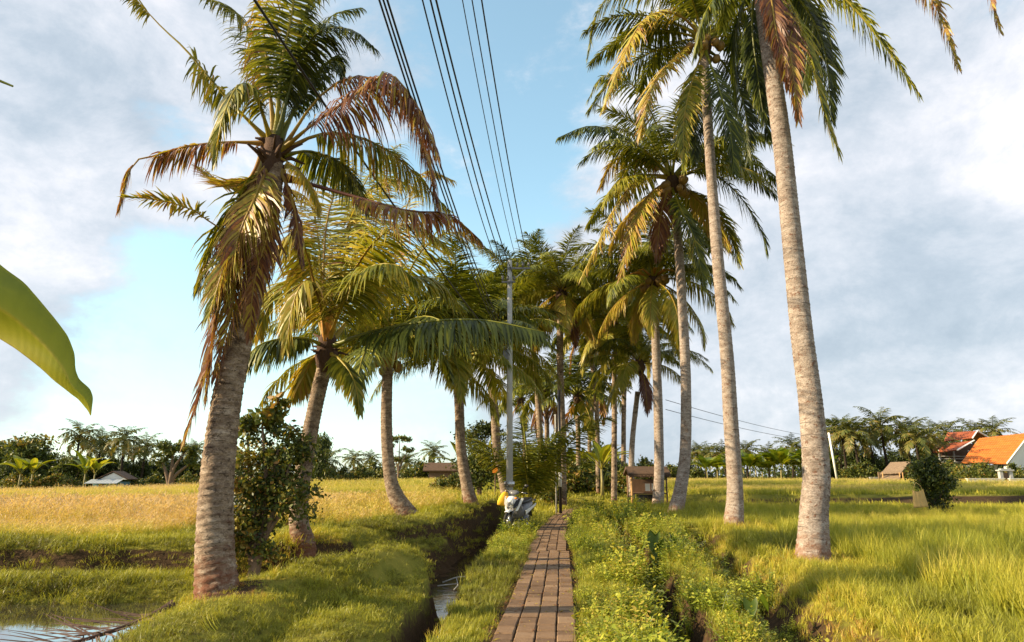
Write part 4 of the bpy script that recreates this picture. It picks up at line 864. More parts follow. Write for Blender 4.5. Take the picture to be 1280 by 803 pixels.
for i, (px_, Y, s, k, lb) in enumerate([(20, 80, 1.9, 2, 'rough bush at the left edge of the ripe field'), (45, 79, 1.8, 1, 'low bush before the rounded sunlit tree'), (70, 80, 1.9, 2, 'bush left of the banana plant by the hut'), (92, 79, 1.5, 1, 'low bush just left of the tin roofed hut'), (172, 78, 1.4, 0, 'brown twiggy bush at the hut corner'), (190, 80, 1.8, 0, 'dark bush right of the hut'), (235, 84, 1.8, 1, 'low bush beyond the ripe field beside the nearest trunk'), (300, 84, 2.0, 1, 'far bush behind the shrub'),
        (415, 70, 1.3, 1, 'bush at the field edge right of the second left palm'), (430, 76, 1.6, 0, 'dark bush along the far field edge'), (452, 78, 1.8, 1, 'bush left of the curved palm at the field edge'), (470, 90, 2.2, 0, 'dark bush right behind the curved trunk'), (520, 92, 2.3, 0, 'dark bush left of the long low roof'), (553, 46, .9, 2, 'small bright bush in the field before the long low roof'), (566, 44, 1.0, 1, 'small leafy bush left of the slim palm trunk'), (590, 100, 2.6, 0, 'dark bush beyond the long low roof')]):
    bush(lb, at_ground(px_, Y), s * 1.15, k, group='bushes along the left field edge')
for i, (px_, Y, lb) in enumerate(((25, 77, 'banana plant at the far left field edge'), (40, 78, 'banana plant with one tall upright leaf by the far left edge'), (106, 76, 'bright banana plant left of the tin roofed hut'), (118, 77, 'smaller banana plant touching the hut'))):
    banana('banana_plant', lb, at_ground(px_, Y), 3.0, 8, 90 + i, 'banana plants beyond the ripe field', wl=.8, ll=2.6)
# tin-roofed hut
def hut():
    g = at_ground(141, 76); root = empty('farm_hut', g, 'small hut with pale tin lean-to roof and blue front beyond the ripe field', 'hut')
    mb = MB(); mb.box((0, 0, 1.0), (4.4, 3.0, 2.0)); mb.build('wall', M['bluewall'], root, False)
    mb = MB(); o_, x_, y_ = (-2.7, -2.9, 1.75), (0, 1, 0), (0, 0, 1)
    n = 18
    for i in range(n): mb.box((-2.6 + i * .29, -2.1, 2.05 + .02 * (i % 2)), (.29, 2.0, .04), rotm(R(18), 0, 0))
    mb.build('lean_to_roof', M['tin'], root, False)
    mb = MB(); mb.prism([(-2.6, 0), (0, 1.25), (2.6, 0), (2.6, .12), (0, 1.38), (-2.6, .12)], (.6, -1.2, 2.35), (1, 0, 0), (0, 0, 1), (0, 3.2, 0)); mb.build('roof', M['darkthatch'], root, False)
    mb = MB(); mb.prism([(-2.3, 0), (0, 1.08), (2.3, 0)], (.6, -.9, 2.35), (1, 0, 0), (0, 0, 1), (0, 2.6, 0)); mb.build('gable', M['plaster'], root, False)
    mb = MB(); mb.box((-.8, -1.52, .9), (.8, .06, 1.5)); mb.build('door', M['wood'], root, False)
    for x in (-2.5, 2.4): mb = MB(); mb.tube([(x, -2.9, -.1), (x, -2.9, 1.75)], .05, 6); mb.build('post', M['bamboo'], root)
hut(); o = bpy.data.objects['farm_hut']; o.scale = (.66, .66, .66)
g = at_ground(558, 92); root = empty('farm_shed', g, 'long low shed with dark thatched roof across the fields', 'shed')
mb = MB(); mb.box((0, 0, .9), (4.4, 2.4, 1.8)); mb.build('wall', M['wood'], root, False)
mb = MB(); mb.prism([(-1.7, 0), (-.4, 1.0), (.4, 1.0), (1.7, 0), (1.7, -.12), (-1.7, -.12)], (-2.9, 0, 1.7), (0, 1, 0), (0, 0, 1), (5.8, 0, 0)); mb.build('roof', M['darkthatch'], root, False)

# ------------------------------------------------------------------ background right
GBR = 'palms beyond the fields on the right'
names = ['left of the right-hand utility pole', 'just behind the right-hand utility pole', 'right of the utility pole with tan hanging fronds', 'with the tallest crown above the thatched shed', 'above the roof of the thatched shed', 'between the thatched shed and the bush with the sack', 'behind the bush with the sack', 'left of the red roofed house', 'behind the gable of the red roofed house', 'above the orange roof', 'above the right end of the orange roof']
for i, (px_, tp, Y, s) in enumerate([(1043, 552, 92, .95), (1058, 548, 88, 1.0), (1072, 550, 86, 1.0), (1108, 541, 88, 1.15), (1092, 553, 95, 1.), (1140, 549, 90, 1.05), (1150, 556, 84, 1.), (1168, 553, 96, 1.), (1190, 549, 118, 1.1), (1222, 548, 124, 1.1), (1250, 547, 120, 1.2)]):
    far_palm(px_, tp, Y, 'far right palm ' + names[i], GBR, i, s)
names = ['farthest left in the banana row', 'second from the left in the banana row', 'behind the bowed palm trunk', 'left of the smooth pale trunk', 'just right of the smooth pale trunk', 'in the gap between the two nearest right trunks', 'left of the nearest right trunk']
for i, (px_, tp, Y, s) in enumerate([(873, 574, 115, .9), (884, 576, 122, .9), (905, 574, 110, .9), (897, 580, 112, .9), (935, 571, 118, .9), (962, 575, 122, .9), (994, 568, 110, 1.)]):
    far_palm(px_, tp, Y, 'far palm over the banana row, ' + names[i], GBR, i + 1, s)
ORD = ['first', 'second', 'third', 'fourth', 'fifth', 'seventh', 'eighth', 'ninth', 'tenth', 'eleventh', 'twelfth', 'thirteenth', 'fourteenth', 'fifteenth', 'sixteenth', 'seventeenth']
bp = banana('banana_plant', 'banana plant in the long row across the right fields, sixth from the left end', at_ground(930, 88), 2.0, 13, 120, 'long row of banana plants across the right fields', wl=1.25, ll=2.7, tint=.22)
for i, px_ in enumerate([884, 897, 910, 921, 938, 945, 953, 961, 969, 977, 985, 994, 1002, 1010, 1030, 1036]):
    c = bp.copy(); COL.objects.link(c); c['label'] = 'banana plant in the long row across the right fields, %s from the left end' % ORD[i]; g = at_ground(px_, 86 + (i * 7) % 9); c.location = tuple(g); c.rotation_euler = (0, 0, i * 1.1); s = random.uniform(.8, 1.15); c.scale = (s, s, s)
    for ch in list(bp.children):
        d = ch.copy(); COL.objects.link(d); d.parent = c
for a in [(1052, 556, 99, 'dark tree behind the right-hand utility pole', 1, .9), (1080, 560, 97, 'shaded tree left of the thatched shed', 1, .9), (1125, 562, 100, 'shaded tree behind the thatched shed', 1, .9), (1160, 560, 99, 'tree behind the bush with the sack', 2, .9), (1177, 549, 100, 'bright green tree just left of the red roof', 0, .7), (1200, 552, 130, 'tree behind the red roofed house', 2, 1.), (1268, 552, 130, 'tree behind the orange roof at the right edge', 2, 1.), (1150, 576, 92, 'low dark tree right of the shed', 1, .9), (1105, 574, 93, 'low dark tree left of the shed', 1, .9), (1300, 550, 120, 'tree outside the right edge', 1, 1.)]: far_tree(*a)
g = at_ground(1052, 92); H = P(1056, 524, 92)[2] - g[2]
tree('flat_topped_tree', 'thin flat-topped tree rising above the palms by the right-hand pole', 'tree', g, [(.3, 0, H * .97, 1.5, 1., .2), (-.8, 0, H * .92, .7, .7, .2), (1.3, 0, H * .9, .7, .7, .2)], 900, .26, .1, 79, .25, clumps=10, spread=.6)
for i, (px_, Y, s, k, lb) in enumerate([(1215, 66, 1.5, 0, 'hedge bush under the red roofed house'), (1238, 64, 1.5, 0, 'hedge bush before the orange roofed house'), (1203, 68, 1.4, 2, 'hedge bush left end under the house'), (1270, 66, 1.5, 0, 'hedge bush by the white gable'), (1226, 70, 1.6, 2, 'taller hedge bush between the two houses'), (1190, 74, 1.9, 1, 'light bush behind the bush with the sack'), (1085, 84, 1.9, 0, 'dark bush left of the thatched shed'), (1065, 85, 1.8, 0, 'dark bush near the right-hand pole'),
        (1150, 84, 2.0, 0, 'dark bush right of the thatched shed'), (1032, 90, 1.8, 0, 'dark bush left of the right-hand pole'), (866, 95, 2.0, 0, 'bush at the left end of the banana row'), (850, 98, 2.0, 0, 'dark bush seen left of the bowed trunk'), (835, 96, 1.8, 0, 'bush seen just right of the fourth right trunk'), (1256, 62, 1.0, 2, 'low hedge bush beside the small gate shrine')]):
    bush(lb, at_ground(px_, Y), s * 1.15, k, group='bushes along the right fields')
# far-off wood closing the horizon
def far_wood():
    rs = np.random.RandomState(2); lobes = []
    for a in np.arange(-47, 47, .75):
        if -0.2 < 0: pass
        d = rs.uniform(150, 190); x = math.tan(R(a)) * d; h = rs.uniform(2.6, 4.6); lobes.append((x, d, h * .5, 2.2, 2.2, h * .55))
    me = crown_mesh(500, lobes, 26000, .9, tint=.3, tv=.4, clumps=7, spread=.4); tag(link('distant_wood', me, None, (0, 0, -.2)), kind='stuff')
far_wood()

def tiled_roof(root, A, B, C_, D_, mat, name, label=None, courses=12, cols=30):
    """A-B the eave, D-C the ridge. Courses of tile step down the slope."""
    A, B, C_, D_ = map(lambda q: np.array(q, float), (A, B, C_, D_)); nrm = np.cross(B - A, D_ - A); nrm /= np.linalg.norm(nrm)
    if nrm[2] < 0: nrm = -nrm
    mb = MB()
    for i in range(courses):
        t0, t1 = i / courses, (i + 1.12) / courses; t1 = min(t1, 1.0)
        a, b = A + (D_ - A) * t0 + nrm * .07, B + (C_ - B) * t0 + nrm * .07; d, c = A + (D_ - A) * t1 + nrm * .01, B + (C_ - B) * t1 + nrm * .01
        n = cols; V = []
        for j in range(n + 1):
            f = j / n; o_ = nrm * (.035 * (1 if j % 2 else -1)); V += [a + (b - a) * f + o_, d + (c - d) * f + o_, a + (b - a) * f + o_ - nrm * .09]
        mb.add(V, [(3 * j, 3 * j + 3, 3 * j + 4, 3 * j + 1) for j in range(n)] + [(3 * j + 2, 3 * j + 5, 3 * j + 3, 3 * j) for j in range(n)])
    mb.add([A - nrm * .06, B - nrm * .06, C_ - nrm * .06, D_ - nrm * .06], [(0, 1, 2, 3)])
    return mb.build(name, mat, root, False)
def bar(root, name, pts, r, mat, k=6):
    mb = MB(); mb.tube(pts, r, k); return mb.build(name, mat, root, k > 5)
def boxp(root, name, c, d, mat, rot=None, bev=0):
    mb = MB(); mb.box(c, d, rot, bev=bev); return mb.build(name, mat, root, False)
# red roofed two-storey house: open gable to the right, eave to the left
def red_house():
    Y = 96; g = at_ground(1205, Y); root = empty('house', g, 'open upper-storey house with deep red tiled roof right of the bush', 'house')
    loc = lambda px_, py_, dy=0: P(px_, py_, Y + dy) - g
    A = loc(1166, 567, -1.5); B = loc(1196, 562, -3.8); 
    e1, e2 = loc(1166, 566, 0), loc(1196, 563, -6.0)     # eave, running towards the camera's right
    m1, m2 = loc(1180, 555, 1.2), loc(1217, 551, -3.6)
    rg1, rg2 = loc(1184, 541, 3.2), loc(1221, 539, -2.0)
    tiled_roof(root, e1, e2, m2, m1, M['redtile'], 'lower_roof', courses=5, cols=26)
    m1b, m2b = m1 + (0.1, .1, .35), m2 + (-.1, .1, .35)
    tiled_roof(root, m1b, m2b, rg2, rg1, M['redtile'], 'roof', courses=6, cols=26)
    r_e1, r_e2 = loc(1214, 553, 5.0), loc(1236, 548, .2)
    tiled_roof(root, r_e1, r_e2, rg2, rg1, M['redtile'], 'roof', courses=6, cols=20)
    for a, b in ((e2, m2), (m2b, rg2), (rg2, r_e2)): bar(root, 'barge_board', [a + (0, -.12, .02), b + (0, -.12, .02)], .11, M['white'], 4)
    x0, x1 = loc(1172, 600)[0], loc(1228, 600)[0]
    boxp(root, 'wall', ((x0 + x1) / 2, 1.5, 1.2), (x1 - x0, 4.0, 2.6), M['plaster'])
    boxp(root, 'upper_floor', ((x0 + x1) / 2, 1.0, 2.6), (x1 - x0 + .3, 4.6, .18), M['concrete'])
    boxp(root, 'gable_wall', ((x0 + x1) / 2 + .6, 1.6, 3.9), (x1 - x0 - 1.6, 2.6, 2.4), M['wood'])
    for f in (.0, .33, .66, 1.): bar(root, 'post', [(x0 + (x1 - x0) * f, -1.1, 0), (x0 + (x1 - x0) * f, -1.1, 4.2)], .11, M['white'])
    for z in (3.0, 3.35): bar(root, 'railing', [(x0, -1.15, z), (x1, -1.15, z)], .05, M['white'], 4)
    for f in (.2, .6): boxp(root, 'window', (x0 + (x1 - x0) * f, -.52, 1.3), (.9, .06, 1.1), M['glass'])
red_house()
def orange_house():
    Y = 88; g = at_ground(1245, Y); root = empty('house', g, 'house with bright orange tiled roof and white gable at the right edge', 'house')
    loc = lambda px_, py_, dy=0: P(px_, py_, Y + dy) - g
    e1, e2 = loc(1201, 579, 0), loc(1258, 580, -3.5); g1, g2 = loc(1224, 548, 4.2), loc(1288, 541, .6)
    tiled_roof(root, e1, e2, g2, g1, M['orangetile'], 'roof', courses=12, cols=40)
    f1, f2 = loc(1262, 570, 8), loc(1322, 583, 4.0); tiled_roof(root, f1, f2, g2, g1, M['orangetile'], 'roof', courses=12, cols=30)
    z0 = 0; ea = e2 + (.25, .3, -.25); ap = g2 + (0, .3, -.35); eb = f2 + (-.25, .3, -.25); mb = MB()
    mb.add([(ea[0], ea[1], 0), ea, ap, eb, (eb[0], eb[1], 0)], [(0, 1, 2, 3, 4)]); bk = np.array((-.15, .4, 0)); V = [(ea[0], ea[1], 0), ea, ap, eb, (eb[0], eb[1], 0)]
    mb = MB(); V = [np.array(v, float) for v in V]; W_ = [v + bk for v in V]; mb.add(V + W_, [(0, 1, 2, 3, 4), (9, 8, 7, 6, 5)] + [(i, (i + 1) % 5, 5 + (i + 1) % 5, 5 + i) for i in range(5)]); mb.build('gable_wall', M['plaster'], root, False)
    bar(root, 'barge_board', [e2 + (0, -.1, .05), g2 + (0, -.1, .05)], .10, M['white'], 4); bar(root, 'barge_board', [g2 + (0, -.1, .05), f2 + (0, -.1, .05)], .10, M['white'], 4)
    c = (e1 + e2) / 2; boxp(root, 'wall', (c[0] + .6, c[1] + 1.6, e1[2] / 2 - .1), (np.linalg.norm(e2 - e1) - 1.0, .3, e1[2] - .3), M['plaster'], rotm(0, 0, math.atan2((e2 - e1)[1], (e2 - e1)[0])))
    w = loc(1279, 567, .45); fr = boxp(root, 'window', w, (1.0, .14, .6), M['white']); boxp(fr, 'pane', w + (0, -.08, 0), (.82, .04, .44), M['glass'])
    boxp(root, 'sill', loc(1279, 573, .3), (1.2, .25, .08), M['concrete'])
orange_house()
# thatched field shed
def field_shed():
    Y = 66; g = at_ground(1119, Y); root = empty('field_shed', g, 'small thatched field shed with lean-to, left of the bush with the sack', 'shed'); loc = lambda a, b, dy=0: P(a, b, Y + dy) - g
    e1, e2, m2, m1 = loc(1101, 592, -.6), loc(1126, 591, -.9), loc(1138, 577, .6), loc(1113, 578, .9)
    def slab(q, th, name, mat):
        q = [np.array(x, float) for x in q]; n = np.cross(q[1] - q[0], q[3] - q[0]); n /= np.linalg.norm(n); n = n if n[2] > 0 else -n; rs = np.random.RandomState(3); nn = 14; V = []; mb = MB()
        mb.add(q + [x - n * th for x in q], [(0, 1, 2, 3), (7, 6, 5, 4)] + [(i, (i + 1) % 4, 4 + (i + 1) % 4, 4 + i) for i in range(4)])
        for i in range(60):
            f = i / 59; a = q[0] + (q[1] - q[0]) * f; dn = (q[0] - q[3]); dn /= np.linalg.norm(dn); mb.tube([a - dn * .4 + n * .02, a + dn * rs.uniform(.05, .2) - (0, 0, .02)], .035, 4)
        return mb.build(name, mat, root, False)
    slab([e1, e2, m2, m1], .16, 'roof', M['thatch'])
    r1_, r2_ = loc(1120, 592, 2.2), loc(1144, 590, 2.0); slab([r1_, r2_, m2, m1], .16, 'roof', M['thatch'])
    slab([loc(1101, 601, -1.2), loc(1124, 600, -1.4), loc(1127, 592, -.7), loc(1103, 593, -.5)], .12, 'lean_to_roof', M['thatch'])
    for a in ((1103, -.9), (1124, -1.1), (1137, .3), (1112, .8), (1128, -1.2)): q = loc(a[0], 590, a[1]); bar(root, 'post', [(q[0], q[1], -.1), (q[0], q[1], q[2] - .05)], .05, M['bamboo'])
    q = loc(1115, 600, .1); boxp(root, 'back_wall', (q[0], .6, .55), (2.0, .08, 1.1), M['thatch']); boxp(root, 'platform', (q[0], -.2, .35), (1.7, 1.2, .08), M['wood'])
field_shed()
# low walls and gate shrine before the houses
for px0, px1, Y, h, lb in ((1208, 1254, 60, .45, 'low white wall before the houses, left of the gate shrine'), (1261, 1290, 60, .45, 'low white wall before the houses, right of the gate shrine'), (1087, 1102, 76, .55, 'short pale wall end left of the thatched shed')):
    a, b = at_ground(px0, Y), at_ground(px1, Y); mb = MB(); L_ = b[0] - a[0]; mb.box((L_ / 2, 0, h / 2 - .1), (L_, .2, h + .2)); mb.box((L_ / 2, 0, h + .04), (L_ + .1, .28, .06))
    o = mb.build('garden_wall', M['concrete'] if h > .5 else M['plaster'], None, False, a); tag(o, lb, 'wall')
g = at_ground(1257, 60.5); root = empty('gate_shrine', g, 'small grey stone gate shrine between the low white walls', 'shrine')
for x in (-.42, .42): boxp(root, 'pillar', (x, 0, .55), (.3, .3, 1.2), M['concrete'], bev=.02); 
boxp(root, 'door', (0, .05, .5), (.5, .08, 1.0), M['wood']); boxp(root, 'cap', (0, 0, 1.2), (1.35, .5, .12), M['concrete'], bev=.03); boxp(root, 'cap', (0, 0, 1.31), (.9, .36, .1), M['concrete'], bev=.03)
# bush with hanging sack
g = at_ground(1163, 23.5)
tree('sack_bush', 'dark spreading bush standing alone in the right field', 'bush', g, [(0, 0, 1.15, .48, .45, .35), (-.3, 0, 1.45, .3, .35, .28), (.25, 0, 1.35, .36, .35, .26), (.0, 0, 1.62, .3, .3, .2), (.12, 0, .6, .34, .3, .45), (.5, 0, 1.0, .3, .25, .2), (-.38, 0, 1.1, .2, .2, .15)], 7000, .10, .05, 91, .24, tv=.5, clumps=12, spread=.42)
def sack():
    mb = MB(); nx, nz = 10, 9; V = []; rs = np.random.RandomState(1)
    for s in (-1, 1):
        for j in range(nz):
            for i in range(nx):
                u = i / (nx - 1) - .5; v = j / (nz - 1); w = .46 * (.72 + .34 * v) ; x = u * w + .04 * v
                y = s * (.045 * (1 - (2 * u) ** 2) ** .5 * (.4 + v) if abs(u) < .5 else 0) + .015 * math.sin(u * 22 + v * 2); z = -.56 * v - .07 * (1 - v) * (1 - (2 * u) ** 2) + .03 * u; V.append((x, y, z))
    n = nx * nz; Fc = [(s * n + j * nx + i, s * n + j * nx + i + 1, s * n + (j + 1) * nx + i + 1, s * n + (j + 1) * nx + i) for s in (0, 1) for j in range(nz - 1) for i in range(nx - 1)]
    Fc += [((nz - 1) * nx + i, (nz - 1) * nx + i + 1, n + (nz - 1) * nx + i + 1, n + (nz - 1) * nx + i) for i in range(nx - 1)]
    mb.add(V, Fc); mb.tube([(-.14, 0, 0), (-.08, 0, .14), (.02, .1, .22)], .008, 5); mb.tube([(.15, 0, 0), (.1, 0, .12), (.02, .1, .22)], .008, 5)
    o = mb.build('sack', M['sack'], None, True, P(1147, 612, 22.55)); tag(o, 'ochre cloth sack hanging from the lone bush in the right field', 'sack')
sack()

# ------------------------------------------------------------------ utility poles and cables
PY = 20.8; pb = P(637, 640, PY); pb[2] = tz(pb[0], PY) - .2
top = P(637, 326, PY)
root = empty('utility_pole', (pb[0], PY, pb[2]), 'tall grey concrete utility pole beside the parked scooter', 'utility pole')
L0 = lambda p: np.array(p, float) - np.array((pb[0], PY, pb[2])); H = top[2] - pb[2]
mb = MB(); mb.tube([(0, 0, 0), (0, 0, H * .5), (0, 0, H)], [.105, .088, .07], 14); mb.build('pole_shaft', M['concrete'], root)
zc = P(637, 337, PY)[2] - pb[2]; boxp(root, 'crossarm', (.28, -.12, zc), (.72, .05, .06), M['grey']); zd = P(637, 354, PY)[2] - pb[2]; boxp(root, 'crossarm', (-.04, -.12, zd), (.42, .05, .05), M['grey'])
bar(root, 'brace', [(.0, -.12, zc - .5), (.5, -.14, zc - .03)], .014, M['steel'])
for x, z in ((.60, zc), (.42, zc), (.24, zc), (.13, zd), (-.06, zd), (-.22, zd)):
    mb = MB(); mb.tube([(x, -.14, z + .04), (x, -.14, z + .10), (x, -.14, z + .14), (x, -.14, z + .18)], [.02, .045, .03, .04], 8); mb.build('insulator', M['grey'], root)
boxp(root, 'junction_box', (-.13, -.12, P(637, 445, PY)[2] - pb[2]), (.16, .14, .28), M['grey'], bev=.01)
mb = MB(); mb.tube([(0, 0, 1.35), (0, 0, 1.50)], .15, 14); mb.build('clamp', M['steel'], root)
def cable(label, a_world, at_top, r, sag=0.0, far=-14):
    """from its fixing on the pole past the sighting at_top = (px, py, height) and on behind the camera"""
    a = np.array(a_world, float); rr = ray(at_top[0], at_top[1]); t = (at_top[2] - CAMZ) / rr[2]; b = np.array((0, 0, CAMZ)) + rr * t
    d = b - a; k = (a[1] - far) / (a[1] - b[1]); C = []
    for s in np.linspace(0, k, 60):
        p = a + d * s; p[2] = a[2] + (b[2] - a[2]) * s + sag * s * (s - 1) * 1.0; C.append(p)
    mb = MB(); mb.tube(C, r, 6); o = mb.build('power_cable', M['cable']); tag(o, label, 'cable', 'cables running overhead to the pole')
ax = pb[0]
Cw = lambda x, z: (ax + x, PY - .14, pb[2] + z)
cable('rightmost overhead cable of the right-hand trio', Cw(.60, zc + .18), (602, 0, 7.6), .0115, 1.2)
cable('middle overhead cable of the right-hand trio', Cw(.42, zc + .18), (590, 0, 7.6), .009, 1.2)
cable('leftmost overhead cable of the right-hand trio', Cw(.24, zc + .18), (578, 0, 7.6), .0075, 1.2)
cable('rightmost overhead cable of the middle trio', Cw(.13, zd + .18), (545, 0, 6.9), .013, 1.2)
cable('central thick overhead cable of the middle trio', Cw(-.06, zd + .18), (538, 0, 6.9), .012, 1.3)
cable('leftmost overhead cable of the middle trio', Cw(-.22, zd + .18), (528, 0, 6.9), .010, 1.4)
zj = P(637, 445, PY)[2]
cable('rightmost cable of the low pair dropping through the brown frond', (ax, PY - .15, zj + .5), (484, 0, 5.8), .011, 1.6)
cable('middle cable of the low bundle dropping through the brown frond', (ax, PY - .15, zj + .3), (479, 0, 5.8), .010, 1.7)
cable('leftmost cable of the low bundle dropping through the brown frond', (ax, PY - .15, zj + .15), (474, 0, 5.7), .010, 1.8)
cable('thick black cable crossing in front of the nearest left crown', (ax, PY - .15, zj), (318, 0, 6.0), .015, .9)
# black steel post further on
g = at_ground(700, 27.5); root = empty('steel_post', g, 'thin black steel post with white band at the path bend', 'post'); Hh = P(700, 488, 27.5)[2] - g[2]
bar(root, 'post_shaft', [(0, 0, -.1), (0, 0, Hh)], .06, M['black'], 10); bar(root, 'white_band', [(0, 0, 1.05), (0, 0, 1.6)], .066, M['white'], 10); boxp(root, 'meter_box', (.12, -.05, Hh * .58), (.16, .16, .3), M['black'])
bar(root, 'side_stay', [(-.16, 0, -.1), (-.15, 0, Hh * .8)], .03, M['concrete'], 8)
# pole across the right fields
g = at_ground(1046, 82); root = empty('utility_pole', g, 'thin white utility pole among the far palms on the right', 'utility pole'); Hh = P(1036, 541, 82)[2] - g[2]
bar(root, 'pole_shaft', [(0, 0, -.1), (-.45, 0, Hh)], .12, M['white'], 8); boxp(root, 'crossarm', (-.42, 0, Hh - .3), (.9, .06, .08), M['steel'])
for i, (a, b, lb) in enumerate((((832, 500, 40), (1036, 548, 82), 'upper thin wire strung across the right fields to the far pole'), ((832, 512, 40), (1036, 553, 82), 'lower thin wire strung across the right fields to the far pole'))):
    A = P(*a); B = P(*b); C = []
    for s in np.linspace(0, 1, 24): p = A + (B - A) * s; p[2] -= 1.3 * s * (1 - s); C.append(p)
    mb = MB(); mb.tube(C, .018, 4); tag(mb.build('power_cable', M['cable']), lb, 'cable')

# ------------------------------------------------------------------ thatched roadside shelter
def shelter():
    Y = 29.5; g = at_ground(808, Y); g[2] = tz(g[0], Y); root = empty('roadside_shelter', g, 'small dark thatched shelter on posts behind the right palms, notices hung inside', 'shelter')
    W2, D2_, H2 = .82, .6, 1.35; rs = np.random.RandomState(4)
    for sx, sy, m_, nm in ((-1, -1, 'bamboo', 'post'), (1, -1, 'wood', 'post'), (-1, 1, 'wood', 'post'), (1, 1, 'wood', 'post')):
        bar(root, nm, [(sx * (W2 - .1), sy * (D2_ - .1), -.3), (sx * (W2 - .1), sy * (D2_ - .1), H2)], .05 if m_ == 'bamboo' else .035, M[m_])
    mb = MB(); mb.prism([(-D2_ - .12, 0), (0, .30), (D2_ + .12, 0), (D2_ + .12, -.09), (0, .19), (-D2_ - .12, -.09)], (-W2 - .05, 0, H2), (0, 1, 0), (0, 0, 1), (2 * W2 + .1, 0, 0))
    for i in range(70):
        x = -W2 - .03 + (2 * W2 + .06) * i / 69; mb.tube([(x, -D2_ + .1, H2 + .07), (x + rs.uniform(-.02, .02), -D2_ - .15 - rs.uniform(0, .06), H2 - .10 - rs.uniform(0, .07))], .018, 4)
    mb.build('roof', M['darkthatch'], root, False)
    boxp(root, 'shelf', (0, 0, .55), (1.4, .9, .05), M['wood']); boxp(root, 'back_panel', (.05, .3, .85), (1.3, .04, .55), M['wood']); boxp(root, 'cabinet', (.1, 0, .25), (1.0, .7, .5), M['black'])
    for x, w in ((-.05, .2), (.22, .2), (.48, .16)): boxp(root, 'notice', (x, -.42, .80), (w, .02, .3), M['white'])
    boxp(root, 'rail', (.2, -.44, 1.0), (.85, .04, .04), M['wood']); boxp(root, 'rail', (.2, -.44, .6), (.85, .04, .04), M['wood'])
shelter()

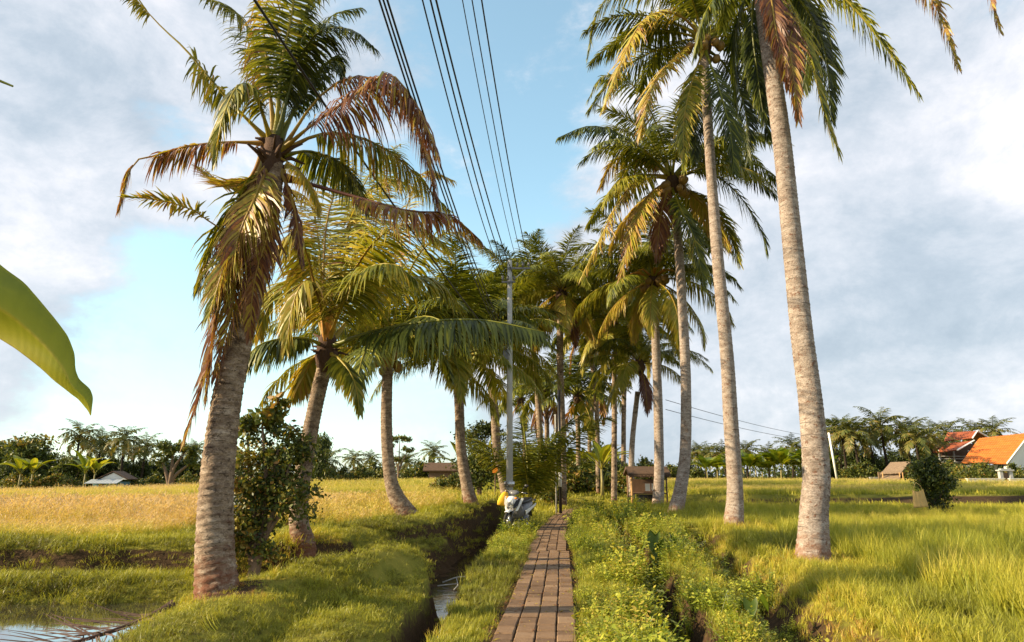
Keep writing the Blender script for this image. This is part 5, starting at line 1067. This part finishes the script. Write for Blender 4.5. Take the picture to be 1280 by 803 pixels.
# ------------------------------------------------------------------ parked scooter, front wheel towards the camera
def scooter():
    g = np.array((.13, 19.5, 0)); g[0] = P(646, 660, 19.5)[0]; g[2] = tz(g[0], 19.5); root = empty('scooter', g, 'white and grey motor scooter parked on the path beside the utility pole', 'scooter', rz=R(14))
    root.rotation_euler = (0, R(5), R(-24))
    # local: forward is -Y (towards the camera)
    def wheel(y, nm):
        n = 22; mb = MB(); ring = [(0, y + .225 * math.cos(t), .26 + .225 * math.sin(t)) for t in np.linspace(0, 2 * math.pi, n + 1)]
        w = MB(); w.tube(ring, .045, 8, cap=False); o = w.build(nm, M['rubber'], root)
        r_ = MB(); r_.tube([(-.03, y, .26), (.03, y, .26)], .05, 10)
        r_.tube([(0, y + .17 * math.cos(t), .26 + .17 * math.sin(t)) for t in np.linspace(0, 2 * math.pi, n + 1)], .022, 6, cap=False)
        for k in range(5): t = k * 2 * math.pi / 5; r_.tube([(0, y, .26), (0, y + .165 * math.cos(t), .26 + .165 * math.sin(t))], .016, 5)
        r_.build('rim', M['steel'], o)
        d_ = MB(); d_.tube([(.052, y, .26), (.057, y, .26)], .11, 16); d_.build('brake_disc', M['steel'], o)
    wheel(-.62, 'wheel'); wheel(.60, 'wheel')
    def fender(y, r, a0, a1, w, mat, nm='fender'):
        V = []; n = 14; 
        for i in range(n + 1):
            t = a0 + (a1 - a0) * i / n
            for x, q in ((-w, .97), (-w * .8, 1.05), (0, 1.1), (w * .8, 1.05), (w, .97)): V.append((x, y + r * q * math.cos(t), .26 + r * q * math.sin(t)))
        mb = MB(); mb.add(V, [(i * 5 + j, i * 5 + j + 1, i * 5 + j + 6, i * 5 + j + 5) for i in range(n) for j in range(4)]); o = mb.build(nm, mat, root)
        sm = o.modifiers.new('thick', 'SOLIDIFY'); sm.thickness = .008
    fender(-.62, .27, R(35), R(125), .062, M['whitegloss']); fender(.60, .28, R(10), R(130), .07, M['black'])
    mb = MB()
    for sx in (-1, 1): mb.tube([(sx * .085, -.62, .26), (sx * .08, -.52, .58), (sx * .04, -.47, .68)], .021, 8)
    mb.tube([(0, -.48, .6), (0, -.38, .95)], .025, 8); mb.build('fork', M['grey'], root)
    def shell(prof, nm, mat, k=12):
        """prof: (y, z, half-width, half-height, roundness)"""
        V = []; mb = MB()
        for (y, z, w, h, tilt) in prof:
            for j in range(k):
                a = 2 * math.pi * j / k; c, s = math.cos(a), math.sin(a); e = .75; cx = math.copysign(abs(c) ** e, c) * w; cz = math.copysign(abs(s) ** e, s) * h
                V.append((cx, y - cz * math.sin(tilt), z + cz * math.cos(tilt)))
        n = len(prof); mb.add(V, [(i * k + j, i * k + (j + 1) % k, (i + 1) * k + (j + 1) % k, (i + 1) * k + j) for i in range(n - 1) for j in range(k)] + [list(range(k))[::-1], [(n - 1) * k + j for j in range(k)]]); return mb.build(nm, mat, root)
    shell([(-.62, .72, .03, .06, .4), (-.56, .73, .10, .14, .4), (-.48, .72, .15, .19, .35), (-.40, .70, .17, .22, .3), (-.34, .68, .16, .22, .25)], 'front_cowl', M['whitegloss'])
    shell([(-.40, .64, .16, .28, .2), (-.34, .61, .23, .31, .15), (-.28, .58, .24, .31, .15), (-.24, .56, .18, .26, .1)], 'leg_shield', M['grey'])
    for sx in (-1, 1):
        mb = MB(); mb.prism([(0, 0), (.10, .10), (.13, .30), (.03, .22), (-.02, .08)], (sx * .10, -.585, .58), (sx, .35, 0), (0, .25, 1), (0, .025, 0)); mb.build('side_panel', M['black'], root, False)
        mb = MB(); mb.prism([(0, 0), (.05, .02), (.15, .34), (.10, .36)], (sx * .13, -.50, .52), (sx, .5, 0), (0, .2, 1), (0, .03, 0)); mb.build('trim_panel', M['whitegloss'], root, False)
        mb = MB(); mb.ball((sx * .13, -.53, .86), (.045, .03, .03)); mb.build('indicator', M['orangep'], root)
        mb = MB(); mb.ball((sx * .065, -.585, .74), (.055, .035, .075), nu=10); mb.build('headlight', M['headlamp'], root)
    mb = MB(); mb.box((0, -.635, .72), (.05, .02, .14), rotm(R(-18), 0, 0)); mb.build('nose_vent', M['black'], root, False)
    shell([(-.43, .96, .05, .03, 0), (-.38, 1.0, .15, .055, 0), (-.33, 1.01, .13, .05, 0), (-.28, 1.0, .05, .03, 0)], 'handlebar_cowl', M['grey'])
    mb = MB(); mb.tube(spline([(-.34, -.26, 1.0), (-.18, -.32, 1.02), (0, -.34, 1.0), (.18, -.32, 1.02), (.34, -.26, 1.0)], 14), .014, 7); mb.build('handlebar', M['black'], root)
    for sx in (-1, 1):
        mb = MB(); mb.tube([(sx * .25, -.285, 1.01), (sx * .36, -.25, 1.0)], .021, 8); mb.build('grip', M['rubber'], root)
        mb = MB(); mb.tube([(sx * .22, -.36, 1.02), (sx * .33, -.33, 1.0)], .008, 5); mb.build('brake_lever', M['steel'], root)
        mb = MB(); mb.tube([(sx * .21, -.31, 1.02), (sx * .24, -.30, 1.14), (sx * .28, -.29, 1.19)], .007, 5); mb.ball((sx * .31, -.285, 1.20), (.065, .018, .042)); mb.build('mirror', M['black'], root)
    shell([(-.28, .28, .14, .05, 0), (.05, .26, .15, .05, 0), (.2, .28, .14, .06, 0)], 'footboard', M['black'])
    shell([(.05, .45, .12, .14, 0), (.2, .52, .16, .19, 0), (.45, .56, .17, .17, 0), (.7, .64, .13, .11, 0), (.86, .70, .06, .05, 0)], 'tail_body', M['grey'])
    for sx in (-1, 1):
        mb = MB(); mb.prism([(.1, .52), (.45, .60), (.84, .70), (.80, .64), (.40, .50), (.15, .42)], (sx * .165, 0, 0), (0, 1, 0), (0, 0, 1), (sx * .02, 0, 0)); mb.build('trim_panel', M['whitegloss'], root, False)
    shell([(.0, .70, .08, .03, 0), (.1, .74, .13, .05, 0), (.35, .76, .14, .05, 0), (.6, .80, .13, .05, 0), (.78, .81, .07, .03, 0)], 'seat', M['black'])
    shell([(.25, .28, .09, .09, 0), (.5, .27, .10, .11, 0), (.68, .27, .07, .08, 0)], 'engine', M['grey'])
    mb = MB(); mb.tube([(-.16, .35, .22), (-.17, .75, .34)], [.03, .05], 10); mb.build('exhaust', M['steel'], root)
    mb = MB(); mb.tube([(-.1, .1, .22), (-.2, .05, .01)], .012, 6); mb.build('kickstand', M['steel'], root)
    mb = MB(); mb.tube([(-.06, .8, .74), (-.1, .98, .78), (.1, .98, .78), (.06, .8, .74)], .012, 6); mb.build('grab_rail', M['grey'], root)
    boxp(root, 'licence_plate', (0, -.60, .50), (.19, .012, .07), M['black'], rotm(R(-12), 0, 0))
    # bag hung on the handlebar
    mb = MB(); V = []; k = 12
    for (z, w, d) in ((.0, .04, .02), (-.05, .09, .03), (-.15, .12, .05), (-.27, .15, .05), (-.36, .15, .04), (-.38, .12, .02)):
        for j in range(k): a = 2 * math.pi * j / k; V.append((w * math.cos(a) * (1 + .08 * math.sin(3 * a + z * 9)) + z * .12, d * math.sin(a), z))
    mb.add(V, [(i * k + j, i * k + (j + 1) % k, (i + 1) * k + (j + 1) % k, (i + 1) * k + j) for i in range(5) for j in range(k)] + [[5 * k + j for j in range(k)]])
    mb.tube([(-.03, 0, -.02), (0, .02, .06), (.03, 0, -.02)], .008, 5)
    bl = root.matrix_basis @ Vector((-.27, -.33, .99)); o = mb.build('bag', M['yellow'], None, True, bl); o.rotation_euler = (0, R(8), R(10)); tag(o, 'bright yellow bag hanging from the scooter handlebar', 'bag')
scooter()

# ------------------------------------------------------------------ near banana leaf at the left edge, its plant just out of view
def near_banana():
    g = np.array((-2.25, 2.3, 0)); g[2] = tz(g[0], g[1]); root = empty('banana_plant', g, 'banana plant at the left edge, one big leaf drooping into the picture', 'banana plant')
    mb = MB(); mb.tube([(0, 0, -.1), (.02, 0, .8), (.05, .05, 1.7), (.08, .06, 2.2)], [.13, .11, .08, .05], 12, a=.8); mb.build('stem', M['stem'], root)
    Yn = 2.3; pt = lambda a, b, dy=0: P(a, b, Yn + dy) - g
    up = [(-260, 150), (-150, 215), (-60, 280), (0, 333), (28, 352), (50, 376), (70, 399), (86, 420), (94, 442), (94, 462), (98, 474), (112, 486), (116, 497), (114, 519)]
    lo = [(-262, 160), (-190, 300), (-90, 372), (0, 424), (22, 437), (40, 450), (56, 463), (70, 477), (82, 487), (90, 494), (97, 499), (104, 507), (110, 514), (113, 520)]
    rs = np.random.RandomState(3); m = 21; n = 150
    def res(q):
        q = np.array(q, float); d = np.linspace(0, len(q) - 1, n); ix = np.arange(len(q)); return np.stack([np.interp(d, ix, q[:, 0]), np.interp(d, ix, q[:, 1])], 1)
    def smooth(q):
        for _ in range(10): q[1:-1] = (q[:-2] + 2 * q[1:-1] + q[2:]) / 4
        return q
    U_, W_ = smooth(res(up)), smooth(res(lo)); V = []; A = []; vein = np.interp(np.arange(n), np.arange(0, n + 3, 3), rs.uniform(-1, 1, len(np.arange(0, n + 3, 3))))
    for i in range(n):
        a, b = pt(*U_[i]), pt(*W_[i]); dv = b - a; L_ = np.linalg.norm(dv); tear = 0
        for j in range(m):
            f = j / (m - 1); g_ = f + tear * (1 - f) ** 6; p = a + dv * g_
            fold = -.20 * L_ * (1 - abs(2 * f - 1.1)) + .05 * L_ * math.sin(f * 7 + i * .06) + .0002 * math.sin(i * 1.05) * min(1, L_ * 8)
            V.append(p + (0, fold, 0)); rib = math.exp(-((f - .55) / .03) ** 2); edge = math.exp(-(f / .03) ** 2) + math.exp(-((1 - f) / .03) ** 2)
            A.append(.46 + .22 * rib + .30 * f + .02 * vein[i] + .12 * edge + (.25 * max(0, 1 - (n - i) / 10)) + rs.rand() * .02)
    mb = MB(); mb.add(V, [(i * m + j, i * m + j + 1, (i + 1) * m + j + 1, (i + 1) * m + j) for i in range(n - 1) for j in range(m - 1)], np.array(A)); o = mb.build('leaf', M['banana'], root)
    mid = [pt(u[0] * .4 + l[0] * .6, u[1] * .4 + l[1] * .6, -.05) for u, l in zip(up, lo)]; st = np.array((.08, .06, 2.2))
    mb = MB(); mb.tube(spline([st, st * .5 + mid[0] * .5 + (0, 0, .25), mid[0]] , 8), np.linspace(.035, .02, 8), 8, a=.7); mb.build('leaf_stalk', M['banana'], root)
    C = np.array(spline([pt(-200, 30), pt(-60, 78), pt(16, 108)], 12)); banana_leaf(root, C, .022, (0, 0, 0), 0, .2, rs, start=0)
    C = spline([(0, 0, 0), (.1, .25, .45), (.25, .5, .75), (.3, .62, .92)], 14); banana_leaf(root, C, .16, (.05, .03, 2.0), R(100), .5, rs)
    C = spline([(0, 0, 0), (-.3, 0, .5), (-.8, 0, .6), (-1.4, 0, .2)], 14); banana_leaf(root, C, .25, (.05, .03, 2.1), 0, .5, rs); banana_leaf(root, C, .25, (.05, .03, 2.1), R(70), .45, rs)
near_banana()

# ------------------------------------------------------------------ fallen fronds, taro, ditch debris
def fallen():
    root = empty('fallen_frond', (-5.2, 7.9, -.3), 'dead brown palm frond lying over the flooded corner', 'fallen frond'); mb = MB()
    pts = [P(215, 756, 8.9), P(150, 768, 8.2), P(70, 782, 7.6), P(-40, 812, 6.9)]
    pts = [np.array((p[0], p[1], z)) - np.array((-5.2, 7.9, -.3)) for p, z in zip(pts, (-.10, -.22, -.28, -.30))]
    frond_mb(mb, pts, .95, pairs=62, droop=.03, width=.017, tint=.97, tvar=.1, seed=8, start=.1, segs=3, rr=.03, tipt=.0); mb.build('leaflet', M['deadleaf'], root)
fallen()
o = MB(); q = P(172, 770, 8.0); o.tube(spline([(-.5, -.1, .02), (-.1, 0, .10), (.25, .05, .12), (.5, .1, .05)], 10), [.02, .05, .08, .10, .11, .11, .10, .07, .04, .015], 8, flat=.35)
o = o.build('dry_spathe', M['concrete'], None, True, (q[0], 8.0, tz(q[0], 8.0) + .05)); tag(o, 'pale dry palm sheath lying on the bank behind the fallen frond', 'dry palm sheath')
def taro(px_, py_, Y, label, n=4, s=1.0, seed=0):
    g = at_ground(px_, Y); root = empty('taro_plant', g, label, 'plant', 'taro plants by the right ditch'); rs = np.random.RandomState(seed)
    for i in range(n):
        a = i * 2.1 + rs.rand() * 1.5 + 3.6; h = s * rs.uniform(.2, .34); d = np.array((math.cos(a), math.sin(a), 0)); tip = d * .14 * s + (0, 0, h); mb = MB(); mb.tube([(0, 0, -.05), tip * .6 + (0, 0, .04), tip], .008, 5, a=.4); mb.build('stalk', M['banana'], root)
        out = [(0, .02), (.07, .09), (.085, 0), (.07, -.10), (.035, -.19), (0, -.25), (-.035, -.19), (-.07, -.10), (-.085, 0), (-.07, .09)]
        side = np.cross(d, (0, 0, 1)); dn = d * .5 + (0, 0, -.85); nn = np.cross(side, dn); V = [tip + (side * x * 1.3 + dn * -y) * s * .8 + nn * abs(x) * .5 * s for x, y in out] + [tip + dn * .10 * s]
        mb = MB(); mb.add(V, [(j, (j + 1) % 10, 10) for j in range(10)], .05 + .2 * rs.rand()); mb.build('leaf', M['banana'], root)
taro(797, 680, 12.6, 'taro plant with dark heart-shaped leaves left of the right ditch bend', 4, 1.1, 1)
taro(822, 680, 12.3, 'larger taro plant with one big dark leaf over the right ditch', 4, 1.35, 2)
taro(926, 770, 7.4, 'single broad-leaved plant at the edge of the brown furrow', 3, .8, 3)
# broken cane caught in the left ditch
mb = MB(); a = at_ground(572, 13.2); mb.tube([(-.25, .1, 0), (0, .15, .08), (.28, .5, .06)], .012, 6); mb.tube([(.0, .15, .07), (.06, -.25, .0), (.02, -.6, -.02)], .01, 6); mb.tube([(-.3, -.3, 0), (.05, -.2, .02)], .009, 6)
o = mb.build('broken_branch', M['concrete'], None, True, (a[0], 13.2, -.46)); tag(o, 'pale broken branch lying in the left ditch water', 'branch')

# ------------------------------------------------------------------ grass, rice and weeds
def blades(mb, rs, n, h, w, r, lean, t0, t1, segs=3, head=False):
    for _ in range(n):
        a = rs.rand() * 6.28; q = r * math.sqrt(rs.rand()); p = np.array((q * math.cos(a), q * math.sin(a), 0)); b = rs.rand() * 6.28
        d = np.array((math.cos(b) * lean * rs.rand(), math.sin(b) * lean * rs.rand(), 1.)); d /= np.linalg.norm(d); hh = h * rs.uniform(.55, 1.1); wv = np.array((-math.sin(b + rs.randn() * .8), math.cos(b), 0)); V = []; A = []; tt = rs.randn() * .06
        for i in range(segs):
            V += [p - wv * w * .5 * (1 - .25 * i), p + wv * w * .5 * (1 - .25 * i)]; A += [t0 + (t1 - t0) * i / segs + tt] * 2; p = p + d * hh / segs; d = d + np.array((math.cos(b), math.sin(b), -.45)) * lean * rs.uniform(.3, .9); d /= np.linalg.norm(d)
        V.append(p); A.append(t1 + tt); Fc = [(2 * i, 2 * i + 1, 2 * i + 3, 2 * i + 2) for i in range(segs - 1)] + [(2 * segs - 2, 2 * segs - 1, 2 * segs)]
        mb.add(V, Fc, np.array(A))
        if head and rs.rand() < .6:
            d2 = d + np.array((math.cos(b) * .3, math.sin(b) * .3, -.3)); d2 /= np.linalg.norm(d2); e = p + d2 * .085; u = wv * .0045; mb.add([p - u, p + u, (p + e) / 2 + u * 1.6, e, (p + e) / 2 - u * 1.6], [(0, 1, 2, 4), (4, 2, 3)], min(1, t1 + .25))
def src(name, mesh):
    return bpy.data.objects.new(name, mesh)
def mk(fn, n, mat, nm):
    c = bpy.data.collections.new(nm)
    for k in range(n):
        mb = MB(); fn(mb, np.random.RandomState(900 + k)); c.objects.link(src('%s_%02d' % (nm, k), mb.mesh(nm, M[mat], False)))
    return c
def weed_fn(mb, rs):
    for s in range(7):
        a = rs.rand() * 6.28; ln = rs.uniform(.2, .75); d = np.array((math.cos(a) * ln, math.sin(a) * ln, 1.)); d /= np.linalg.norm(d); h = rs.uniform(.12, .26); b = np.array((rs.randn() * .03, rs.randn() * .03, 0))
        mb.tube([b, b + d * h], [.003, .0015], 3, a=.2, cap=False)
        for k in range(11):
            p = b + d * h * (.2 + .8 * k / 10); aa = k * 2.4 + rs.rand(); l = rs.uniform(.018, .046); o = np.array((math.cos(aa), math.sin(aa), rs.uniform(-.1, .7))); o /= np.linalg.norm(o); u = np.cross(o, (0, 0, 1.)); u /= np.linalg.norm(u)
            mb.add([p, p + o * l * .5 + u * l * .30, p + o * l, p + o * l * .5 - u * l * .30], [(0, 1, 2, 3)], .3 + .3 * rs.rand() + .2 * k / 8)
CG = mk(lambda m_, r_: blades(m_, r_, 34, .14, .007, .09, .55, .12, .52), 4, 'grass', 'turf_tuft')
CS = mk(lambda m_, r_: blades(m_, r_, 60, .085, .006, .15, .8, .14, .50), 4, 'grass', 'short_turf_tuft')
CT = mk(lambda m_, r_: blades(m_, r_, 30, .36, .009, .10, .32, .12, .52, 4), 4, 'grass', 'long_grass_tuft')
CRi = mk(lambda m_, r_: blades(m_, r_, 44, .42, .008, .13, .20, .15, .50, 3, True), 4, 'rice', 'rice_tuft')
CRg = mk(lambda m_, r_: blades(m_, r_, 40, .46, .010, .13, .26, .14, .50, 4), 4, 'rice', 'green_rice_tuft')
CFr = mk(lambda m_, r_: blades(m_, r_, 70, .42, .020, .5, .22, .15, .50, 2, True), 3, 'rice', 'far_rice_tuft')
CFg = mk(lambda m_, r_: blades(m_, r_, 40, .20, .022, .42, .4, .18, .5, 2), 3, 'grass', 'far_turf_tuft')
CW = mk(weed_fn, 4, 'weed', 'weed_sprig')
def scatter(name, coll, pts, sc, gt, seed, tilt=.15):
    rs = np.random.RandomState(seed); n = len(pts)
    if n == 0: return
    me = bpy.data.meshes.new(name); me.vertices.add(n); me.vertices.foreach_set('co', np.asarray(pts, np.float32).ravel())
    def at(nm, typ, v, fld='value'): a_ = me.attributes.new(nm, typ, 'POINT'); a_.data.foreach_set(fld, v)
    at('gt', 'FLOAT', gt.astype(np.float32)); at('sc', 'FLOAT', sc.astype(np.float32)); at('pick', 'INT', rs.randint(0, 12, n).astype(np.int32))
    rot = np.stack([rs.randn(n) * tilt, rs.randn(n) * tilt, rs.rand(n) * 6.28], 1); at('rt', 'FLOAT_VECTOR', rot.astype(np.float32).ravel(), 'vector')
    o = link(name, me); tag(o, kind='stuff')
    ng = bpy.data.node_groups.new(name + '_scatter', 'GeometryNodeTree'); ng.interface.new_socket('Geometry', in_out='INPUT', socket_type='NodeSocketGeometry'); ng.interface.new_socket('Geometry', in_out='OUTPUT', socket_type='NodeSocketGeometry')
    gi = ng.nodes.new('NodeGroupInput'); go = ng.nodes.new('NodeGroupOutput'); ip = ng.nodes.new('GeometryNodeInstanceOnPoints'); ci = ng.nodes.new('GeometryNodeCollectionInfo'); ci.inputs['Collection'].default_value = coll; ci.inputs['Separate Children'].default_value = True; ci.inputs['Reset Children'].default_value = True
    def na(nm, typ): q = ng.nodes.new('GeometryNodeInputNamedAttribute'); q.data_type = typ; q.inputs[0].default_value = nm; return next(s for s in q.outputs if s.enabled and s.name == 'Attribute')
    mpn = ng.nodes.new('GeometryNodeMeshToPoints')
    L = ng.links.new; L(gi.outputs[0], mpn.inputs[0]); L(mpn.outputs[0], ip.inputs['Points']); L(ci.outputs[0], ip.inputs['Instance']); ip.inputs['Pick Instance'].default_value = True
    L(na('pick', 'INT'), ip.inputs['Instance Index']); L(na('rt', 'FLOAT_VECTOR'), ip.inputs['Rotation']); L(na('sc', 'FLOAT'), ip.inputs['Scale']); L(ip.outputs[0], go.inputs[0])
    md = o.modifiers.new('scatter', 'NODES'); md.node_group = ng
def sample(r0, r1, dens, seed, amax=42):
    rs = np.random.RandomState(seed); area = .5 * R(2 * amax) * (r1 * r1 - r0 * r0); n = int(area * dens)
    r = np.sqrt(rs.uniform(r0 * r0, r1 * r1, n)); a = rs.uniform(-R(amax), R(amax), n); return r * np.sin(a), r * np.cos(a), rs
def rsx(x, y): return vnoise(x, y, 6.3) + vnoise(x, y, 2.1)
def region(x, y):
    """masks: golden rice, right rice, weeds, long grass, turf"""
    so = soil(x, y); u = x - xc(y); wet = (y < 10.4) & (x < -3.6) & (terrain(x, y) < -.36)
    dB, _ = polyd(x, y, RIDGE_B); ditch = np.zeros_like(x, bool)
    for dl, w in ((DL_, dlw(y) + .04), (DR_, .11)): ditch |= (np.abs(x - np.interp(y, dl[:, 1], dl[:, 0])) < w) & (y < 27)
    path = (np.abs(u) < .405 + .06 * rsx(x, y)) | ((np.abs(x - .22) < .42) & (y > 18.2) & (y < 20.6)); ok = ~ditch & ~path & ~wet
    e1 = 12.7 + 0.5 * vnoise(x, 0 * x, .35)
    gold = ok & (y > e1 + .95) & (dB > .9) & (x < np.interp(y, [12, 20, 30, 40, 120], [-3.9, -3.2, -2.4, -3, -6])) & ~((x > -9.5) & (y > 13) & (y < 17) & (x > -7.5)) 
    rrice = ok & (x > np.interp(y, [4, 10, 16, 22, 30, 60, 120], [3.9, 5.0, 5.9, 7.2, 8.4, 12, 20])) & ~((y + .02 * x > 27.4) & (y + .02 * x < 31.5))
    verge = ok & (np.abs(x - np.interp(y, DR_[:, 1], DR_[:, 0])) < 1.35) & (u > .45) & (y < 30)
    verge |= ok & (u < -.45) & (u > -1.25) & (x > np.interp(y, DL_[:, 1], DL_[:, 0])) & (y > 12.5) & (y < 20)
    longg = ok & (x > 3.1) & ~rrice & (y < 34)
    return ok, so, gold, rrice, verge, longg
def rust(x, y):
    d, _ = polyd(x, y, FURROW); v = .36 * np.exp(-((d - .3) / .45) ** 2) * (y < 16.5)
    for bx, by, r in ((-2.9, 7.4, .7), (-3.5, 12., .9), (-4.1, 10.9, .7), (4.5, 10.4, .9), (4.9, 16.2, .8), (4.4, 24, 1.2), (-2.9, 19.6, .6)): v = np.maximum(v, .45 * np.exp(-(np.hypot(x - bx, y - by) / r) ** 2))
    return v + .22 * sstep(.7, 1.5, slope(x, y)) * (y < 40)
def height_pts(x, y): return np.stack([x, y, terrain(x, y) - .012], 1)
def tufts(name, coll, zones, keep, scale, tone, seed, tilt=.15):
    PX = []; SC = []; GT = []
    for i, (r0, r1, dens, zs) in enumerate(zones):
        x, y, rs = sample(r0, r1, dens, seed + i); k = keep(x, y, rs); x, y = x[k], y[k]; PX.append(height_pts(x, y)); SC.append(scale(x, y, rs) * zs * rs.uniform(.75, 1.25, len(x))); GT.append(tone(x, y, rs) + (rust(x, y) * rs.uniform(.4, 1.1, len(x)) if coll in (CG, CT, CS) else 0))
    scatter(name, coll, np.vstack(PX), np.concatenate(SC), np.concatenate(GT), seed, tilt)
def k_turf(x, y, rs):
    ok, so, gold, rr, ve, lg = region(x, y); return ok & (rs.rand(len(x)) > so * np.where((x < -.9) & (y > 11) & (y < 30), .22, .85)) & ~gold & ~rr
def k_short(x, y, rs): return k_turf(x, y, rs) & (x < -.9) & (rs.rand(len(x)) < .35 + .65 * (y < 24))
tufts('short_turf', CS, [(4.4, 9, 120, 1.0), (9, 16, 70, 1.2), (16, 26, 26, 1.7)], k_short, lambda x, y, rs: .85 + .6 * vnoise(x, y, 1.1) + .25 * (x < -3.6), lambda x, y, rs: .03 + .36 * vnoise(x, y, .7) + rs.randn(len(x)) * .07, 1900, .25)
tufts('turf', CG, [(4.4, 10, 120, 1.0), (10, 16, 62, 1.25), (16, 26, 26, 1.7)], lambda x, y, rs: k_turf(x, y, rs) & ((x > -.9) | ((x < -3.4) & (rs.rand(len(x)) < .4))), lambda x, y, rs: 1.0 + .5 * vnoise(x, y, 1.1), lambda x, y, rs: .02 + .34 * vnoise(x, y, .7) + rs.randn(len(x)) * .06 + .05 * (x > 1) - .02, 1000)
tufts('far_turf', CFg, [(26, 48, 5, 1.0), (48, 95, 1.7, 1.7)], k_turf, lambda x, y, rs: 1.0 + 0 * x, lambda x, y, rs: .12 + .3 * vnoise(x, y, .12) + rs.randn(len(x)) * .08, 1100)
tufts('ripe_rice', CRi, [(12, 20, 40, 1.0), (20, 32, 14, 1.25)], lambda x, y, rs: region(x, y)[2], lambda x, y, rs: (.95 + .3 * vnoise(x, y, .6)) * (1 - .3 * (1 - sstep(-8, -5, x)) * (y < 17)) if True else 0,
      lambda x, y, rs: -.01 + .42 * sstep(14, 17, y - .1 * x * 0) * (1 - .75 * sstep(-9.5, -4.5, x)) + .2 * vnoise(x, y, .35) + rs.randn(len(x)) * .07, 1200)
tufts('far_ripe_rice', CFr, [(32, 52, 3.6, 1.0), (52, 100, 1.5, 1.5)], lambda x, y, rs: region(x, y)[2] & ~((y > 37.4) & (y < 38.8)), lambda x, y, rs: .9 + 0 * x,
      lambda x, y, rs: .02 + .20 * (1 - sstep(-30, -12, x)) + .3 * vnoise(x, y, .1) + rs.randn(len(x)) * .07, 1300)
tufts('green_rice', CRg, [(8, 14, 50, 1.0), (14, 24, 26, 1.1), (24, 34, 13, 1.3)], lambda x, y, rs: region(x, y)[3], lambda x, y, rs: (.95 + .35 * vnoise(x, y, .8)) * (1 - .42 * sstep(12, 20, y)),
      lambda x, y, rs: -.02 + .12 * sstep(11, 20, y) * sstep(5, 9, x) + .22 * vnoise(x, y, .4) + rs.randn(len(x)) * .07, 1400)
tufts('far_green_rice', CFr, [(34, 55, 3.6, 1.0), (55, 95, 1.5, 1.5)], lambda x, y, rs: region(x, y)[3], lambda x, y, rs: .62 + 0 * x,
      lambda x, y, rs: -.02 + .10 * sstep(32, 40, y) + .24 * vnoise(x, y, .13) + rs.randn(len(x)) * .07, 1500)
tufts('verge_weeds', CW, [(4.6, 10, 135, 1.15), (10, 17, 60, 1.35), (17, 28, 26, 1.8)], lambda x, y, rs: region(x, y)[4] & (vnoise(x, y, 1.6) + .5 + .25 * rs.rand(len(x)) > .45), lambda x, y, rs: (.8 + 1.1 * vnoise(x, y, 1.2)) * (1 + .35 * np.exp(-((np.abs(x - np.interp(y, DR_[:, 1], DR_[:, 0])) - .32) / .2) ** 2)),
      lambda x, y, rs: .08 + .35 * vnoise(x, y, .9) + rs.randn(len(x)) * .08, 1600, .2)
def k_long(x, y, rs):
    ok, so, gold, rr, ve, lg = region(x, y); return lg & (rs.rand(len(x)) > so) & (vnoise(x, y, .8) + .5 + .2 * rs.rand(len(x)) > .30)
tufts('long_grass', CT, [(6, 12, 40, .9), (12, 20, 24, 1.1), (20, 32, 10, 1.4)], k_long, lambda x, y, rs: .8 + .5 * vnoise(x, y, .9), lambda x, y, rs: .04 + .3 * vnoise(x, y, .7) + rs.randn(len(x)) * .07, 1700, .2)
tufts('bank_grass', CT, [(5, 11, 14, .40), (11, 22, 8, .6)], lambda x, y, rs: (region(x, y)[0]) & ~region(x, y)[2] & ~region(x, y)[3] & (x < -1.2), lambda x, y, rs: (.8 + .9 * vnoise(x, y, 1.7)) * rs.choice((.6, .8, 1.2), len(x)), lambda x, y, rs: .06 + .4 * vnoise(x, y, 1.5) + rs.randn(len(x)) * .12, 1800, .45)
# dry leaf litter on and beside the path
def litter():
    rs = np.random.RandomState(8); mb = MB()
    for _ in range(2000):
        y = rs.uniform(5.2, 20); u = rs.choice((rs.uniform(-.4, .4), rs.normal(.46, .06), rs.normal(-.46, .06), rs.normal(.46, .06))); x = float(xc(y)) + u; z = (.024 if abs(u) < .4 else tz(x, y) + .015); l = rs.uniform(.015, .06); a = rs.rand() * 6.28; d = np.array((math.cos(a), math.sin(a), rs.uniform(-.1, .3))); v = np.array((-d[1], d[0], 0)); p = np.array((x, y, z))
        mb.add([p, p + d * l * .5 + v * l * .2 + (0, 0, .006), p + d * l, p + d * l * .5 - v * l * .2 + (0, 0, .006)], [(0, 1, 2, 3)], rs.uniform(.6, 1))
    tag(mb.build('leaf_litter', M['palm'], None, False), kind='stuff')
litter()
